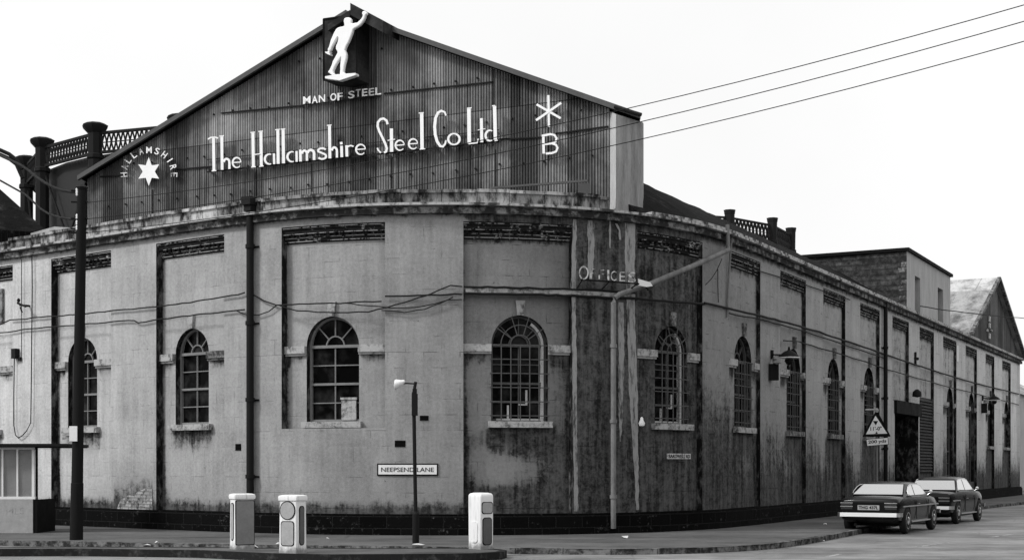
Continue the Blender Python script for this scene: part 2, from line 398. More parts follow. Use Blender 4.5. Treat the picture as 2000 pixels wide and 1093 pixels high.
M['kerb'] = speckle('kerb_stone', .03, .20, .42, .58, 5); M['kerb_dk'] = speckle('dark_kerb_stone', .02, .09, .5, .7, 5)
M['mark'] = speckle('worn_road_paint', .12, .42, .40, .56, 9)
g = MB(); g.add([(-900, -300, 0), (900, -300, 0), (900, 1500, 0), (-900, 1500, 0)], [(0, 1, 2, 3)]); struct(g, 'road', M['road'])

KH = .11
kl = [onground(p[0], p[1], KH) for p in ((-350, 1050), (-150, 1052.5), (0, 1054), (100, 1055.5), (220, 1058), (400, 1062), (600, 1064), (800, 1066.5), (1000, 1069), (1150, 1071.5), (1300, 1071), (1400, 1068), (1500, 1062), (1570, 1053), (1640, 1040.5))]
kl[0].x -= 30
u0 = ux(1700); 
for px, d in ((1690, 2.55), (1760, 2.25), (1830, 2.25), (1880, 2.6), (1930, 3.0), (1960, 3.3), (1991, 3.5)):
    p = Fm(ux(px), KH, d); kl.append(p)
dirv = (Pu(UL) - Pu(UL - 5)).normalized(); kl.append(kl[-1] + Vector((dirv.x, dirv.y, 0)) * 150)
kq = [Vector((p.x, p.y)) for p in kl]
kk, _s = resample(kq, .45)
for it in range(8):
    q = kk[:]
    for i in range(1, len(kk) - 1): q[i] = (kk[i - 1] + kk[i] * 2 + kk[i + 1]) / 4
    kk = q
back = [Pu(u, -.3) for u in [UL * i / 150 for i in range(151)]]
back.append(back[-1] + dirv * 160); back.insert(0, back[0] + Vector((-45, 30)))
poly = [Vector((p.x, p.y, KH - .002)) for p in kk] + [Vector((p.x, p.y, KH - .002)) for p in reversed(back)]
g = MB(); g.add(poly, [tuple(t) for t in tessellate_polygon([poly])]); pv = struct(g, 'pavement', M['pave'])
bm = bmesh.new(); bm.from_mesh(pv.data)
for f in bm.faces:
    if f.normal.z < 0: f.normal_flip()
bm.to_mesh(pv.data); bm.free()
def kerb_run(P, name, w=.15, h=KH, mat='kerb', jt=2):
    g = MB(); n = len(P)
    N = []
    for i in range(n):
        d = (P[min(i + 1, n - 1)] - P[max(i - 1, 0)]).normalized(); N.append(Vector((-d.y, d.x)))
    i = 0
    while i < n - 1:
        j = min(n - 1, i + jt); hh = h + random.uniform(-.006, .006)
        a = []; 
        for k in (i, j):
            q = P[k]; dd = (P[j] - P[i]).normalized() * (.006 if k == i else -.006)
            a.append([(q.x + dd.x, q.y + dd.y), (q.x + N[k].x * w + dd.x, q.y + N[k].y * w + dd.y)])
        (A, B), (C_, D) = a
        g.hexa([(A[0], A[1], -.05), (C_[0], C_[1], -.05), (D[0], D[1], -.05), (B[0], B[1], -.05), (A[0], A[1], hh), (C_[0], C_[1], hh), (D[0], D[1], hh), (B[0], B[1], hh)])
        i = j
    return struct(g, name, M[mat])
kerb_run([p for p in kk if p.y < 140], 'kerb')
# traffic island in front of the corner
isl = [onground(p[0], p[1], .13) for p in ((-120, 1072), (150, 1071), (385, 1074), (520, 1080), (640, 1082.5), (800, 1081.5), (930, 1080), (980, 1077), (990, 1074), (975, 1071.5), (900, 1069.5), (700, 1070), (500, 1068.5), (380, 1067.5), (150, 1067), (-120, 1068))]
isl = [Vector((p.x, p.y)) for p in isl]
g = MB(); top = [Vector((p.x, p.y, .13)) for p in isl]
tri = tessellate_polygon([top]); n = len(top)
g.add(top + [Vector((p.x, p.y, -.05)) for p in isl], [tuple(t) for t in tri]); struct(g, 'traffic_island', M['pave'])
g = MB()
for i in range(n):
    a, b = isl[i], isl[(i + 1) % n]; nrm = Vector(((b - a).y, -(b - a).x)).normalized() * .12
    g.hexa([(a.x, a.y, -.05), (b.x, b.y, -.05), (b.x - nrm.x, b.y - nrm.y, -.05), (a.x - nrm.x, a.y - nrm.y, -.05), (a.x, a.y, .134), (b.x, b.y, .134), (b.x - nrm.x, b.y - nrm.y, .134), (a.x - nrm.x, a.y - nrm.y, .134)])
struct(g, 'kerb', M['kerb_dk'])
# worn lane dashes
g = MB()
for (xa, ya), (xb, yb) in (((1786, 1067.5), (1853, 1058)), ((1935, 1048), (1985, 1041)), ((1615, 1086), (1640, 1081))):
    a = onground(xa, ya, .004); b = onground(xb, yb, .004); d = (b - a).normalized(); nn = Vector((-d.y, d.x, 0)) * .05
    g.add([a - nn, b - nn, b + nn, a + nn], [(0, 1, 2, 3)])
struct(g, 'lane_marking', M['mark'])

# ------------------------------------------------------------------ the curved street front
HP, HW, HF = .57, 7.18, 7.02           # plinth top, wall top, recess head
SPR, RAD, SILL = 4.32, .605, 2.63      # window springing, arch radius, sill
RD = .20                               # depth of the recessed panels
U = {}
bays = [  # recess left/right, window left/right (photo columns at the wall), options
    dict(r=(-85, 25), w=(-50, 3)), dict(r=(100, 217), w=(133, 193)), dict(r=(305, 438), w=(343, 411)), dict(r=(550, 752), w=(598, 704), bot=2.47),
    dict(r=(905, 1118), w=(958, 1070), grille=2), dict(r=(1245, 1372), w=(1279, 1338), grille=2), dict(r=(1424, 1485), w=(1433, 1465), grille=1),
    dict(r=(1524, 1574), w=(1536, 1560), grille=1), dict(r=(1608, 1651), w=(1615, 1637), grille=1), dict(r=(1680, 1718), w=(1686, 1705), grille=1),
    dict(r=(1743, 1775), bot=4.0), dict(r=(1796, 1824), louvre=1), dict(r=(1842, 1868), w=(1847, 1861), sill=.75), dict(r=(1886, 1908), w=(1890, 1902), sill=.95),
    dict(r=(1925, 1942), w=(1928, 1937)), dict(r=(1957.5, 1974), w=(1960, 1969))]
openings = []
for bi_, b in enumerate(bays):
    RD = b['rd'] = .20 if bi_ < 5 else (.16 if bi_ == 5 else .11)
    b['u0'], b['u1'] = ux(b['r'][0]), ux(b['r'][1])
    if 'w' in b: _l, _r = ux(b['w'][0], -RD), ux(b['w'][1], -RD - .05); b['c'] = (_l + _r) / 2; b['rad'] = max(.52, min(.665, (_r - _l) / 2)); b['sl'] = b.get('sill', SILL)
    b['b0'] = b.get('bot', HP)
    openings.append((b['u0'], b['u1'], b['b0'], HF))
DU0, DU1, DH = ux(1747.5), ux(1794), 3.80
openings.append((DU0, DU1, .05, DH))
X = {k: ux(k) for k in (905, 1000, 1118, 1130, 1145, 1180, 1232, 1245, 1310, 1372, 1424, 1500, 1700, 217, 305, 230, 300)}
def sm(a, b, x): t = max(0., min(1., (x - a) / (b - a))); return t * t * (3 - 2 * t)
def dirt(u, h, rec=False):
    d = .10
    d += .42 * sm(6.98, 7.16, h)
    d += .22 * sm(1.8, .6, h) + .30 * sm(.85, .55, h)
    if u < ux905: d += .25 * sm(.95, .5, h)
    if rec:  # recess faces darker at the edges, under heads and imposts, stained below sills
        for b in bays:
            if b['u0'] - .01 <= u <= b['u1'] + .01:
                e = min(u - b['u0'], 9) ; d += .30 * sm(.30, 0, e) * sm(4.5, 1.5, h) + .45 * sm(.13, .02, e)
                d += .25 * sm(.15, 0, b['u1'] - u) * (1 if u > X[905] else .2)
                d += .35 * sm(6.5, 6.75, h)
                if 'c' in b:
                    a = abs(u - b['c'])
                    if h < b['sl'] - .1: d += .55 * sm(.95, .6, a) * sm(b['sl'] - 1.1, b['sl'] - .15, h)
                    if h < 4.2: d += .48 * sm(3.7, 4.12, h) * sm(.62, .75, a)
    if u >= X[905]:
        t = sm(X[905] - .1, X[905] + .3, u)
        d += t * .12
        if u < X[1118] + .05:
            d += .25 * sm(2.5, 2.2, h) * (1 - .8 * sm(.9, .2, math.hypot((u - X[1000] + .4) / 1.6, (h - 1.55) / .9)))
            d += .50 * sm(1.35, .8, h); d += .28 * sm(X[1118] - .9, X[1118], u) * sm(5.2, 4.2, h)
            d += .40 * sm(6.6, 6.72, h) + .15 * sm(7.0, 7.1, h)
        elif u < X[1245]:
            d += .50 + .32 * sm(5.8, 4.8, h) + .24 * sm(4, 1, h)
        elif u < X[1372]:
            d += .40 + .24 * sm(6.6, 5.0, h) * sm(X[1372], X[1310], u) + .34 * sm(5.6, 3.0, h)
        elif u < X[1424]:
            d += .12 + .38 * sm(4.4, 2.0, h)
        elif u < X[1700]:
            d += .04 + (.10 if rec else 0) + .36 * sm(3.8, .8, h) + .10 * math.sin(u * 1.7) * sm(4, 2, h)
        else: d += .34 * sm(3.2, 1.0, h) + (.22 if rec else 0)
    else:
        if X[217] < u < X[305]: d += .3 * sm(2.2, .8, h)
        elif u > X[305]: d += .06 * sm(2.2, .8, h)
    return d
ux905 = X[905]
ROOT_B = empty('works_building', Fm(ux(1120), 0, 0), 'long painted works with a curved corner front, recessed bays and arched windows', 'building')
# --- outer face
g = MB()
ub = sorted(set([0, UL] + [round(v, 4) for o in openings for v in o[:2]])); hb = sorted(set([.45, HW] + [v for o in openings for v in o[2:]]))
def subd(L, st):
    out = []
    for a, b in zip(L, L[1:]):
        if b - a < 1e-4: continue
        n = max(1, int((b - a) / st + .99)); out += [a + (b - a) * i / n for i in range(n)]
    return out + [L[-1]]
hb = [h for h in hb if h >= .45]
us, hs = subd(ub, .16), subd(hb, .17)
idx = {}
def vert(i, j):
    if (i, j) not in idx:
        idx[i, j] = len(g.v); g.v.append(Fm(us[i], hs[j], 0)); g.uv.append((us[i], hs[j])); g.dirt.append(dirt(us[i], hs[j]))
    return idx[i, j]
for i in range(len(us) - 1):
    for j in range(len(hs) - 1):
        cu, ch = (us[i] + us[i + 1]) / 2, (hs[j] + hs[j + 1]) / 2
        if any(o[0] < cu < o[1] and o[2] < ch < o[3] for o in openings): continue
        g.f.append((vert(i, j), vert(i + 1, j), vert(i + 1, j + 1), vert(i, j + 1)))
# --- recessed panel faces with the arched openings
def rv(u, h, d): g.v.append(Fm(u, h, d)); g.uv.append((u, h)); g.dirt.append(dirt(u, h, True)); return len(g.v) - 1
def column(ua, ub_, ha, hb_, hc, hd, d):      # quad column: left edge ha..hc, right edge hb_..hd
    n = max(1, int(max(hc - ha, hd - hb_) / .17 + .5)); pr = None
    for k in range(n + 1):
        t = k / n; q = (rv(ua, ha + (hc - ha) * t, d), rv(ub_, hb_ + (hd - hb_) * t, d))
        if pr: g.f.append((pr[0], pr[1], q[1], q[0]))
        pr = q
for b in bays:
    RD = b['rd']; d = -RD; lo = b['b0']; u0, u1 = b['u0'], b['u1']
    if 'c' in b:
        c, r = b['c'], min(b['rad'], (u1 - u0) / 2 - .02); b['r_'] = r
        arc = [c - r * math.cos(math.pi * k / 16) for k in range(17)]
        L = subd([u0, arc[0]], .16)[:-1] + arc + subd([arc[-1], u1], .16)[1:]
    else: L = subd([u0, u1], .16)
    for ua, ub_ in zip(L, L[1:]):
        m = (ua + ub_) / 2
        if 'c' in b and abs(m - c) < r:
            top = lambda u: SPR + math.sqrt(max(0, r * r - (u - c) ** 2))
            column(ua, ub_, lo, lo, b['sl'], b['sl'], d) if b['sl'] > lo + .02 else None
            column(ua, ub_, top(ua), top(ub_), HF, HF, d)
        else: column(ua, ub_, lo, lo, HF, HF, d)
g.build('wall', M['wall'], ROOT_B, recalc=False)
# --- the sides of the recesses and of the window openings
g = MB()
for b in bays:
    RD = b['rd']; u0, u1, lo = b['u0'], b['u1'], b['b0']
    for u, s in ((u0, 1), (u1, -1)):
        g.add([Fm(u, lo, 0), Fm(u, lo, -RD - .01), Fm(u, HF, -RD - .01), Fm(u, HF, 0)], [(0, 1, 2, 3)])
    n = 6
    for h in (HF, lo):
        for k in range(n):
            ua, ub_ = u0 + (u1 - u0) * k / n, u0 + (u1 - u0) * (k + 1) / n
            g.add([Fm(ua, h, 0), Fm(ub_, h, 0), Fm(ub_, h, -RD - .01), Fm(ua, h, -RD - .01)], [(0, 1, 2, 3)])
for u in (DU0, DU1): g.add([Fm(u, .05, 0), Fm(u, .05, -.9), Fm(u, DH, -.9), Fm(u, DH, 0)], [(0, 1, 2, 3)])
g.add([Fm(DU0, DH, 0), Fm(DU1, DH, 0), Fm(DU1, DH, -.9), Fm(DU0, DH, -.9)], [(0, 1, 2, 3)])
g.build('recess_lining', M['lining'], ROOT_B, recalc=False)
def outline(b, r=None, sl=None):
    c, r = b['c'], b['r_'] if r is None else r; sl = b['sl'] if sl is None else sl
    return [(c - r, sl)] + [(c - r * math.cos(math.pi * k / 16), SPR + r * math.sin(math.pi * k / 16)) for k in range(17)] + [(c + r, sl)]
for b in bays:
    if 'c' not in b: continue
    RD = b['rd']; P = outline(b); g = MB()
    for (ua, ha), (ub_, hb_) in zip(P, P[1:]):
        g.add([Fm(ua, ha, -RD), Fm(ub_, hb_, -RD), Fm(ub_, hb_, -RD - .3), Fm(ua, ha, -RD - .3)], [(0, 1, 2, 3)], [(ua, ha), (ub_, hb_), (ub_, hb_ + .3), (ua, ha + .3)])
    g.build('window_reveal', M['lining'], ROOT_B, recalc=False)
# --- plinth, cornice, parapet
g = MB(); us2 = [(0, DU0), (DU1, UL)]
for a, b_ in us2:
    g.fbox(a, b_, -.05, .50, -.5, .13); g.fbox(a, b_, .50, HP, -.5, .09)
g.build('plinth', M['plinth'], ROOT_B)
g = MB(); g.fbox(-0, UL, HW, 7.315, -.4, .13); g.build('cornice_band', M['cornice_dk'], ROOT_B)
g = MB(); g.fbox(0, UL, 7.345, 7.40, -.4, .24); g.fbox(0, UL, 7.315, 7.345, -.4, .06); g.build('cornice_lip', M['cornice'], ROOT_B)
uP = ux(1186)
g = MB()
u = 0
while u < uP:
    w = random.uniform(.6, .95); e = min(uP, u + w); t = 7.72 + random.uniform(-.02, .02)
    if u < ux(62): t += random.uniform(-.06, .03)
    g.fbox(u + .006, e - .006, 7.40, t - .07, -.42, .03, .3); g.fbox(u + .004, e - .004, t - .07, t, -.46, .09 + random.uniform(-.01, .01), .3); u = e
g.build('parapet', M['parapet'], ROOT_B)
g = MB(); g.fbox(ux(1262), UL, 7.40, 7.47, -.1, .20, .5); g.build('gutter', M['cornice'], ROOT_B)
# --- corbelled brick heads of the bays
for b in bays:
    RD = b['rd']; g = MB(); a, e = b['u0'] + .003, b['u1'] - .003
    g.fbox(a, e, 6.95, HF - .002, -RD - .02, -RD * .15); g.fbox(a, e, 6.87, 6.95, -RD - .02, -RD * .3)
    u = a + .03
    while u < e - .1: g.fbox(u, u + .085, 6.79, 6.87, -RD - .02, -RD * .45); u += .155
    g.fbox(a, e, 6.79, 6.87, -RD - .02, -RD * .65); g.fbox(a, e, 6.71, 6.79, -RD - .02, -RD * .75); g.fbox(a, e, 6.66, 6.71, -RD - .02, -RD * .9)
    cb = g.build('corbel_band', M['corbel'], ROOT_B)
    for hh, dd in ((6.998, -RD * .15 + .003), (6.862, -RD * .3 + .005), (6.783, -RD * .65 + .004), (6.703, -RD * .75 + .004)):
        g = MB(); g.fbox(a, e, hh - .016, hh, dd - .02, dd + .006); g.build('arris_course', M['arris'], cb)
# --- windows
def ring(g, c, r0, r1, h, d0, d1, n=16, a0=0, a1=math.pi):
    P = []
    for k in range(n + 1):
        a = a0 + (a1 - a0) * k / n
        P.append((c - r0 * math.cos(a), h + r0 * math.sin(a), c - r1 * math.cos(a), h + r1 * math.sin(a)))
    vs = []
    for p in P: vs += [Fm(p[0], p[1], d0), Fm(p[0], p[1], d1), Fm(p[2], p[3], d1), Fm(p[2], p[3], d0)]
    fs = []
    for i in range(n):
        q = i * 4
        for k in range(4): fs.append((q + k, q + 4 + k, q + 4 + (k + 1) % 4, q + (k + 1) % 4))
    g.add(vs, fs)
def spoke(g, c, h, a, r0, r1, w, d0, d1):
    ca, sa = -math.cos(a), math.sin(a); px_, py_ = -sa * w / 2, ca * w / 2
    q = [(c + ca * r0 + px_, h + sa * r0 + py_), (c + ca * r1 + px_, h + sa * r1 + py_), (c + ca * r1 - px_, h + sa * r1 - py_), (c + ca * r0 - px_, h + sa * r0 - py_)]
    g.hexa([Fm(x_, y_, d0) for x_, y_ in q] + [Fm(x_, y_, d1) for x_, y_ in q])
for bi, b in enumerate(bays):
    if 'c' not in b: continue
    RD = b['rd']; c, r, sl = b['c'], b['r_'], b['sl']; D = -RD - .17
    g = MB(); fw = .052
    ring(g, c, r - fw, r, SPR, D - .05, D + .03)
    g.fbox(c - r, c - r + fw, sl, SPR, D - .05, D + .03); g.fbox(c + r - fw, c + r, sl, SPR, D - .05, D + .03)
    g.fbox(c - r + fw, c + r - fw, sl, sl + .05, D - .05, D + .03); g.fbox(c - r + fw, c + r - fw, SPR - .03, SPR + .035, D - .05, D + .04)
    H = SPR - sl
    n = 4 if H < 2.2 else 7
    for k in range(1, n):
        w = .026 if (k == n // 2) else .012
        g.fbox(c - r + fw, c + r - fw, sl + H * k / n - w, sl + H * k / n + w, D - .03, D + (.035 if w > .02 else .01))
    g.fbox(c - .012, c + .012, sl + .05, SPR - .03, D - .03, D + .012)
    ring(g, c, r * .33, r * .33 + .03, SPR, D - .03, D + .012, 10)
    for a in (45, 90, 135): spoke(g, c, SPR, R(a), r * .35, r - fw, .024, D - .03, D + .011)
    win = g.build('window', M['sash'] if bi < 4 else M['iron'], ROOT_B)
    if bi in (4, 5): tag(win, 'dark sash behind an iron grille')
    P = outline(b, r - .02); 
    g = MB(); cen = Fm(c, (sl + SPR) / 2, D - .035); n = len(P)
    vs = [Fm(p[0], p[1], D - .035 + random.uniform(-.002, .002)) for p in P]; g.add([cen] + vs, [(0, 1 + i, 1 + (i + 1) % n) for i in range(n)])
    g.build('pane', M['glass'], win)
    if bi in (4, 5):      # pale strip of the inner frame at the right
        g = MB(); g.fbox(c + r - .13, c + r - .07, sl, SPR, D - .04, D + .06); ring(g, c, r - .13, r - .07, SPR, D - .04, D + .06, 8, R(120), R(180))
        g.fbox(c - .42 * r, c - .35 * r, sl + .05, sl + .36, D, D + .04); g.fbox(c + .25 * r, c + .31 * r, sl + .36, sl + .70, D, D + .04); g.fbox(c, c + .31 * r, sl + .36, sl + .39, D, D + .04)
        g.fbox(c - r * .8, c + r * .8, sl + .02, sl + .06, D + .0, D + .05)
        g.build('frame_strip', M['sash_white'], win)
    if b.get('grille'):
        g = MB(); G = -RD + .03; t = .011
        nv = 5
        for k in range(nv): g.fbox(c - r * .66 + r * 1.32 * k / (nv - 1) - t, c - r * .66 + r * 1.32 * k / (nv - 1) + t, sl + .02, SPR, G, G + .02)
        for k in range(0, 6):
            h = sl + .12 + (SPR - sl - .12) * k / 5; g.fbox(c - r - .03, c + r + .03, h - t, h + t, G - .012, G + .008)
        if b['grille'] == 2:
            ring(g, c, r * .66, r * .66 + .02, SPR, G, G + .02, 14); ring(g, c, r * .33, r * .33 + .02, SPR, G, G + .02, 10)
            for a in (35, 72, 108, 145): spoke(g, c, SPR, R(a), r * .35, r * .98, .02, G, G + .018)
        g.build('grille', M['iron'], win)
    if sl > 2:
        g = MB(); g.fbox(c - .74, c + .74, sl - .145, sl - .005, -RD - .16, -RD + .13); g.build('sill', M['trim'] if bi not in (7, 8) else M['trim_dk'], win)
    for a, e in ((b['u0'] + .004, c - r - .002), (c + r + .002, b['u1'] - .004)):
        if e - a < .08: continue
        g = MB(); g.fbox(a, e, 4.17, 4.335, -RD - .02, -RD + .10); g.fbox(a, e, 4.12, 4.17, -RD - .02, -RD + .06); g.build('impost', M['trim'] if (bi, a < c) != (2, False) else M['trim_dk'], ROOT_B)
    g = MB()
    q = [(c - .075, SPR + r), (c + .075, SPR + r), (c + .11, SPR + r + .33), (c - .11, SPR + r + .33)]
    g.hexa([Fm(x_, y_, -RD - .02) for x_, y_ in q] + [Fm(x_, y_, -RD + .07) for x_, y_ in q]); g.build('keystone', M['trim'] if bi in (1, 2, 3, 4) else M['trim_dk'], ROOT_B)
# white board standing inside the third window
b = bays[3]; RD = .20; g = MB(); g.fbox(b['c'] + .18, b['c'] + .55, b['sl'] + .03, b['sl'] + .49, -RD - .18, -RD - .11); g.fbox(b['c'] + .16, b['c'] + .57, b['sl'] + .49, b['sl'] + .54, -RD - .18, -RD - .09)
g.build('window_board', M['trim'], ROOT_B)
b = bays[0]; u, h = wallpt(6, 595, -RD); g = MB(); g.fbox(u - .45, u + .06, 5.55, 6.45, -RD - .01, -RD + .07); g.build('shutter', M['trim_dk'], ROOT_B)
# --- doors
b = bays[11]; RD = b['rd']; g = MB(); a, e = b['u0'] + .25, b['u1'] - .05
for k in range(24): g.hexa([Fm(x_, 1.42 + .12 * k + dh, dd) for dh, dd in ((0, -.03), (.09, -.10)) for x_ in (a, e)][:2] + [Fm(e, 1.42 + .12 * k + .09, -.10), Fm(a, 1.42 + .12 * k + .09, -.10)] + [Fm(a, 1.44 + .12 * k, -.03), Fm(e, 1.44 + .12 * k, -.03), Fm(e, 1.44 + .12 * k + .09, -.09), Fm(a, 1.44 + .12 * k + .09, -.09)])
g.fbox(a - .05, e + .04, 1.36, 4.34, -RD - .01, -RD + .006); g.build('louvred_shutter', M['louvre'], ROOT_B)
g = MB(); g.fbox(DU0, DU1, .05, DH, -.95, -.85)
for k in range(12):
    u = DU0 + (DU1 - DU0) * (k + .1) / 12; g.fbox(u, u + .22, .1, DH - .1, -.85, -.83)
dr = g.build('sliding_door', M['door'], ROOT_B)
g = MB(); g.fbox(DU0 - .1, DU1 + .1, DH - .25, DH + .22, -.3, .10); g.build('door_lintel', M['black_paint'], ROOT_B)
# --- small black vents in the wall
for (xa, xb, ya, yb) in ((458, 473, 866, 879), (771, 792, 859.5, 872), (820, 837, 811, 820.5)):
    u, h = wallpt((xa + xb) / 2, (ya + yb) / 2); z = Pu(u).y; w = (xb - xa) * z / F / 2; hh = (yb - ya) * z / F / 2
    g = MB(); g.fbox(u - w, u + w, h - hh, h + hh, -.01, .006)
    for k in range(3): g.fbox(u - w, u + w, h - hh + k * hh * .75, h - hh + k * hh * .75 + .012, .0, .014)
    g.build('air_vent', M['inner'], ROOT_B)
# --- the corner pier's pale strips and broken plaster
def strip(P, name='paint_streak'):
    g = MB()
    """P: (left px, right px, y) from top to bottom on the pier face"""
    P3 = []
    for (a0, b0, y0), (a1, b1, y1) in zip(P, P[1:]):
        m = max(2, int(abs(y1 - y0) / 9))
        P3 += [(a0 + (a1 - a0) * k / m + random.uniform(-.7, .9), b0 + (b1 - b0) * k / m + random.uniform(-1.2, .7), y0 + (y1 - y0) * k / m) for k in range(m)]
    P = P3 + [P[-1]]
    L = [(wallpt(a, y, .02)[0], wallpt(b_, y, .02)[0], wallpt((a + b_) / 2, y, .02)[1]) for a, b_, y in P]
    for (a0, b0, h0), (a1, b1, h1) in zip(L, L[1:]):
        g.add([Fm(a0, h0, .004), Fm(b0, h0, .004), Fm(b1, h1, .004), Fm(a1, h1, .004), Fm(a0, h0, .010), Fm(b0, h0, .010), Fm(b1, h1, .010), Fm(a1, h1, .010)],
              [(0, 1, 5, 4), (1, 2, 6, 5), (2, 3, 7, 6), (3, 0, 4, 7), (4, 5, 6, 7)])
    g.build('paint_streak', M['streak'], ROOT_B)
strip([(1120, 1127, 428), (1117, 1126, 500), (1117, 1125, 600), (1118.5, 1127, 700), (1120, 1128, 850), (1122, 1130, 998)])
strip([(1147, 1162, 430), (1149, 1161, 480), (1148, 1160, 520), (1152, 1157, 545)])
strip([(1221, 1242, 432), (1221, 1241, 500), (1223, 1240, 560), (1225, 1241, 620), (1229, 1246, 760), (1234, 1247, 840), (1240, 1248, 930), (1243, 1249, 995)])
strip([(1190, 1194, 430), (1190, 1194, 470), (1191, 1193, 484)])
strip([(1202, 1207, 436), (1209, 1213, 450), (1210, 1214, 468)])
strip([(1208, 1219, 590), (1209, 1220, 700), (1209, 1217, 800), (1211, 1214, 862)])
M['bare'] = speckle('exposed_brickwork', .06, .36, .38, .52, 9, brick=(.23, .078, .012, .03), coord='UV', bump=1)
pts = [(229, 992), (236, 975), (246, 970), (252, 966), (262, 968), (270, 958), (276, 957), (284, 953), (291, 950), (298, 953), (298, 968), (298, 985), (299, 1000), (280, 1001), (260, 1001), (240, 1001)]
P2 = [wallpt(x_, y_, .0) for x_, y_ in pts]
g = MB(); g.prism(P2, lambda a, b_, d: Fm(a, b_, d), .003, .012)
for i, v in enumerate(g.v): g.uv[i] = P2[i % len(P2)]
g.build('exposed_brickwork', M['bare'], ROOT_B, recalc=False)
# --- drainpipes
def downpipe(px, ytop, ybot, r, mat, hopper=False, d=None):
    u, h1 = wallpt(px, ytop, .1 + r); _, h0 = wallpt(px, ybot, .1 + r); d = .04 + r if d is None else d
    g = MB(); g.bar(Fm(u, h0, d), Fm(u, h1, d), r, n=12)
    h = h0 + .6
    while h < h1 - .2: g.bar(Fm(u, h, d), Fm(u, h + .09, d), r * 1.28, n=12); g.fbox(u - r * 2, u + r * 2, h + .02, h + .06, 0, .03); h += 1.75
    o = g.build('drainpipe', M[mat], ROOT_B, smooth=40)
    if hopper:
        g = MB(); a = Fm(u, h1, 0); g.fbox(u - r * 1.5, u + r * 1.5, h1 - .06, h1 + .12, .02, .06 + r * 2.6); g.fbox(u - r * 1.15, u + r * 1.15, h1 - .2, h1 - .06, .02, .04 + r * 2.2)
        g.build('hopper', M[mat], o)
    return u
downpipe(485, 395, 985, .085, 'black_iron', True)
downpipe(1733, 590, 1010, .075, 'black_iron')
u1 = ux(1198, .15); hJ = wallpt(1198, 590, .15)[1]
g = MB(); P = [Fm(u1, .22, .15), Fm(u1, hJ, .15), Fm(u1 + .04, hJ + .10, .15), Fm(u1 + .16, hJ + .19, .16)]
uE, hE = wallpt(1422, 488, .25); u2, h2 = wallpt(1265, 556, .2); u3, h3 = wallpt(1350, 520, .22)
P += [Fm(u2, h2, .2), Fm(u3, h3, .24), Fm(uE, hE, .26)]
g.tube(P, .062, 10)
for h in (.9, 2.6, 4.3): g.bar(Fm(u1, h, .15), Fm(u1, h + .08, .15), .082, n=12)
for t in (.3, .62): p = P[4].lerp(P[6], t); q = P[4].lerp(P[6], t + .012); g.bar(p, q, .085, n=12)
g.build('drainpipe', M['grey_iron'], ROOT_B, smooth=50)
g = MB(); g.tube([Fm(uE, hE, .26), Fm(uE + .02, hE + .1, .24), Fm(uE + .02, 7.55, .22)], .05, 8); g.build('drainpipe', M['grey_iron'], ROOT_B, smooth=50)
g = MB(); g.tube([Fm(ux(1420), 7.30, .12), Fm(ux(1420), hE + .02, .09), Fm(ux(1418), hE - 1.0, .05), Fm(ux(1418), hE - 1.6, .03)], .03, 6); g.build('drainpipe', M['grey_iron'], ROOT_B)
# --- low dark roof behind the right-hand cornice
dr_ = -2.4; ur = ux(1555, dr_); HR = hy(493, Pu(ur, dr_).y)
g = MB(); ua, ub_ = ux(1254), ux(1792); n = 60; pr = None
for i in range(n + 1):
    u = ua + (ub_ - ua) * i / n; lift = random.uniform(-.02, .02)
    k = min(1, (u - ua) / .8 + .0)
    q = [Fm(u, 7.44, -.05), Fm(u, 7.44 + (HR - 7.44) * .5 + lift, dr_ * .5), Fm(u, HR + lift, dr_), Fm(u, 7.2, -5.0)]
    g.add(q, []); b0 = len(g.v) - 4
    if i: g.f += [(b0 - 4 + k, b0 + k, b0 + k + 1, b0 - 3 + k) for k in range(3)]
g.f += [(0, 1, 2, 3), tuple(len(g.v) - 4 + k for k in (3, 2, 1, 0))]
g.build('roof', M['moss_roof'], ROOT_B)
# back and side walls so that the works is a solid building from elsewhere
bk = [Pu(UL * i / 60, -.95) for i in range(61)]
g = MB(); A = [Vector((p.x, p.y, 0)) for p in bk]
for i in range(60):
    g.add([A[i], A[i + 1], A[i + 1] + Vector((0, 0, 7.3)), A[i] + Vector((0, 0, 7.3))], [(0, 1, 2, 3)])
g.build('inner_wall', M['inner'], ROOT_B, recalc=False)
top = [Vector((p.x, p.y, 7.3)) for p in [Pu(UL * i / 60, -.38) for i in range(61)]]
far = [Vector((18, 82, 7.3)), Vector((-28, 62, 7.3))]
pl = top + far; g = MB(); g.add(pl, [tuple(t) for t in tessellate_polygon([pl])])
g.build('flat_roof', M['moss_roof'], ROOT_B, recalc=False)
g = MB()
pe = Fm(UL, 0, 0)
for a, b_ in ((top[-1], far[0]), (far[0], far[1]), (far[1], top[0])):
    g.add([(a.x, a.y, 0), (b_.x, b_.y, 0), (b_.x, b_.y, 7.3), (a.x, a.y, 7.3)], [(0, 1, 2, 3)])
g.add([Fm(UL, 0, .0), Fm(UL, 0, -1), Fm(UL, HW, -1), Fm(UL, HW, 0)], [(0, 1, 2, 3)])
g.build('rear_wall', M['soot'], ROOT_B, recalc=False)
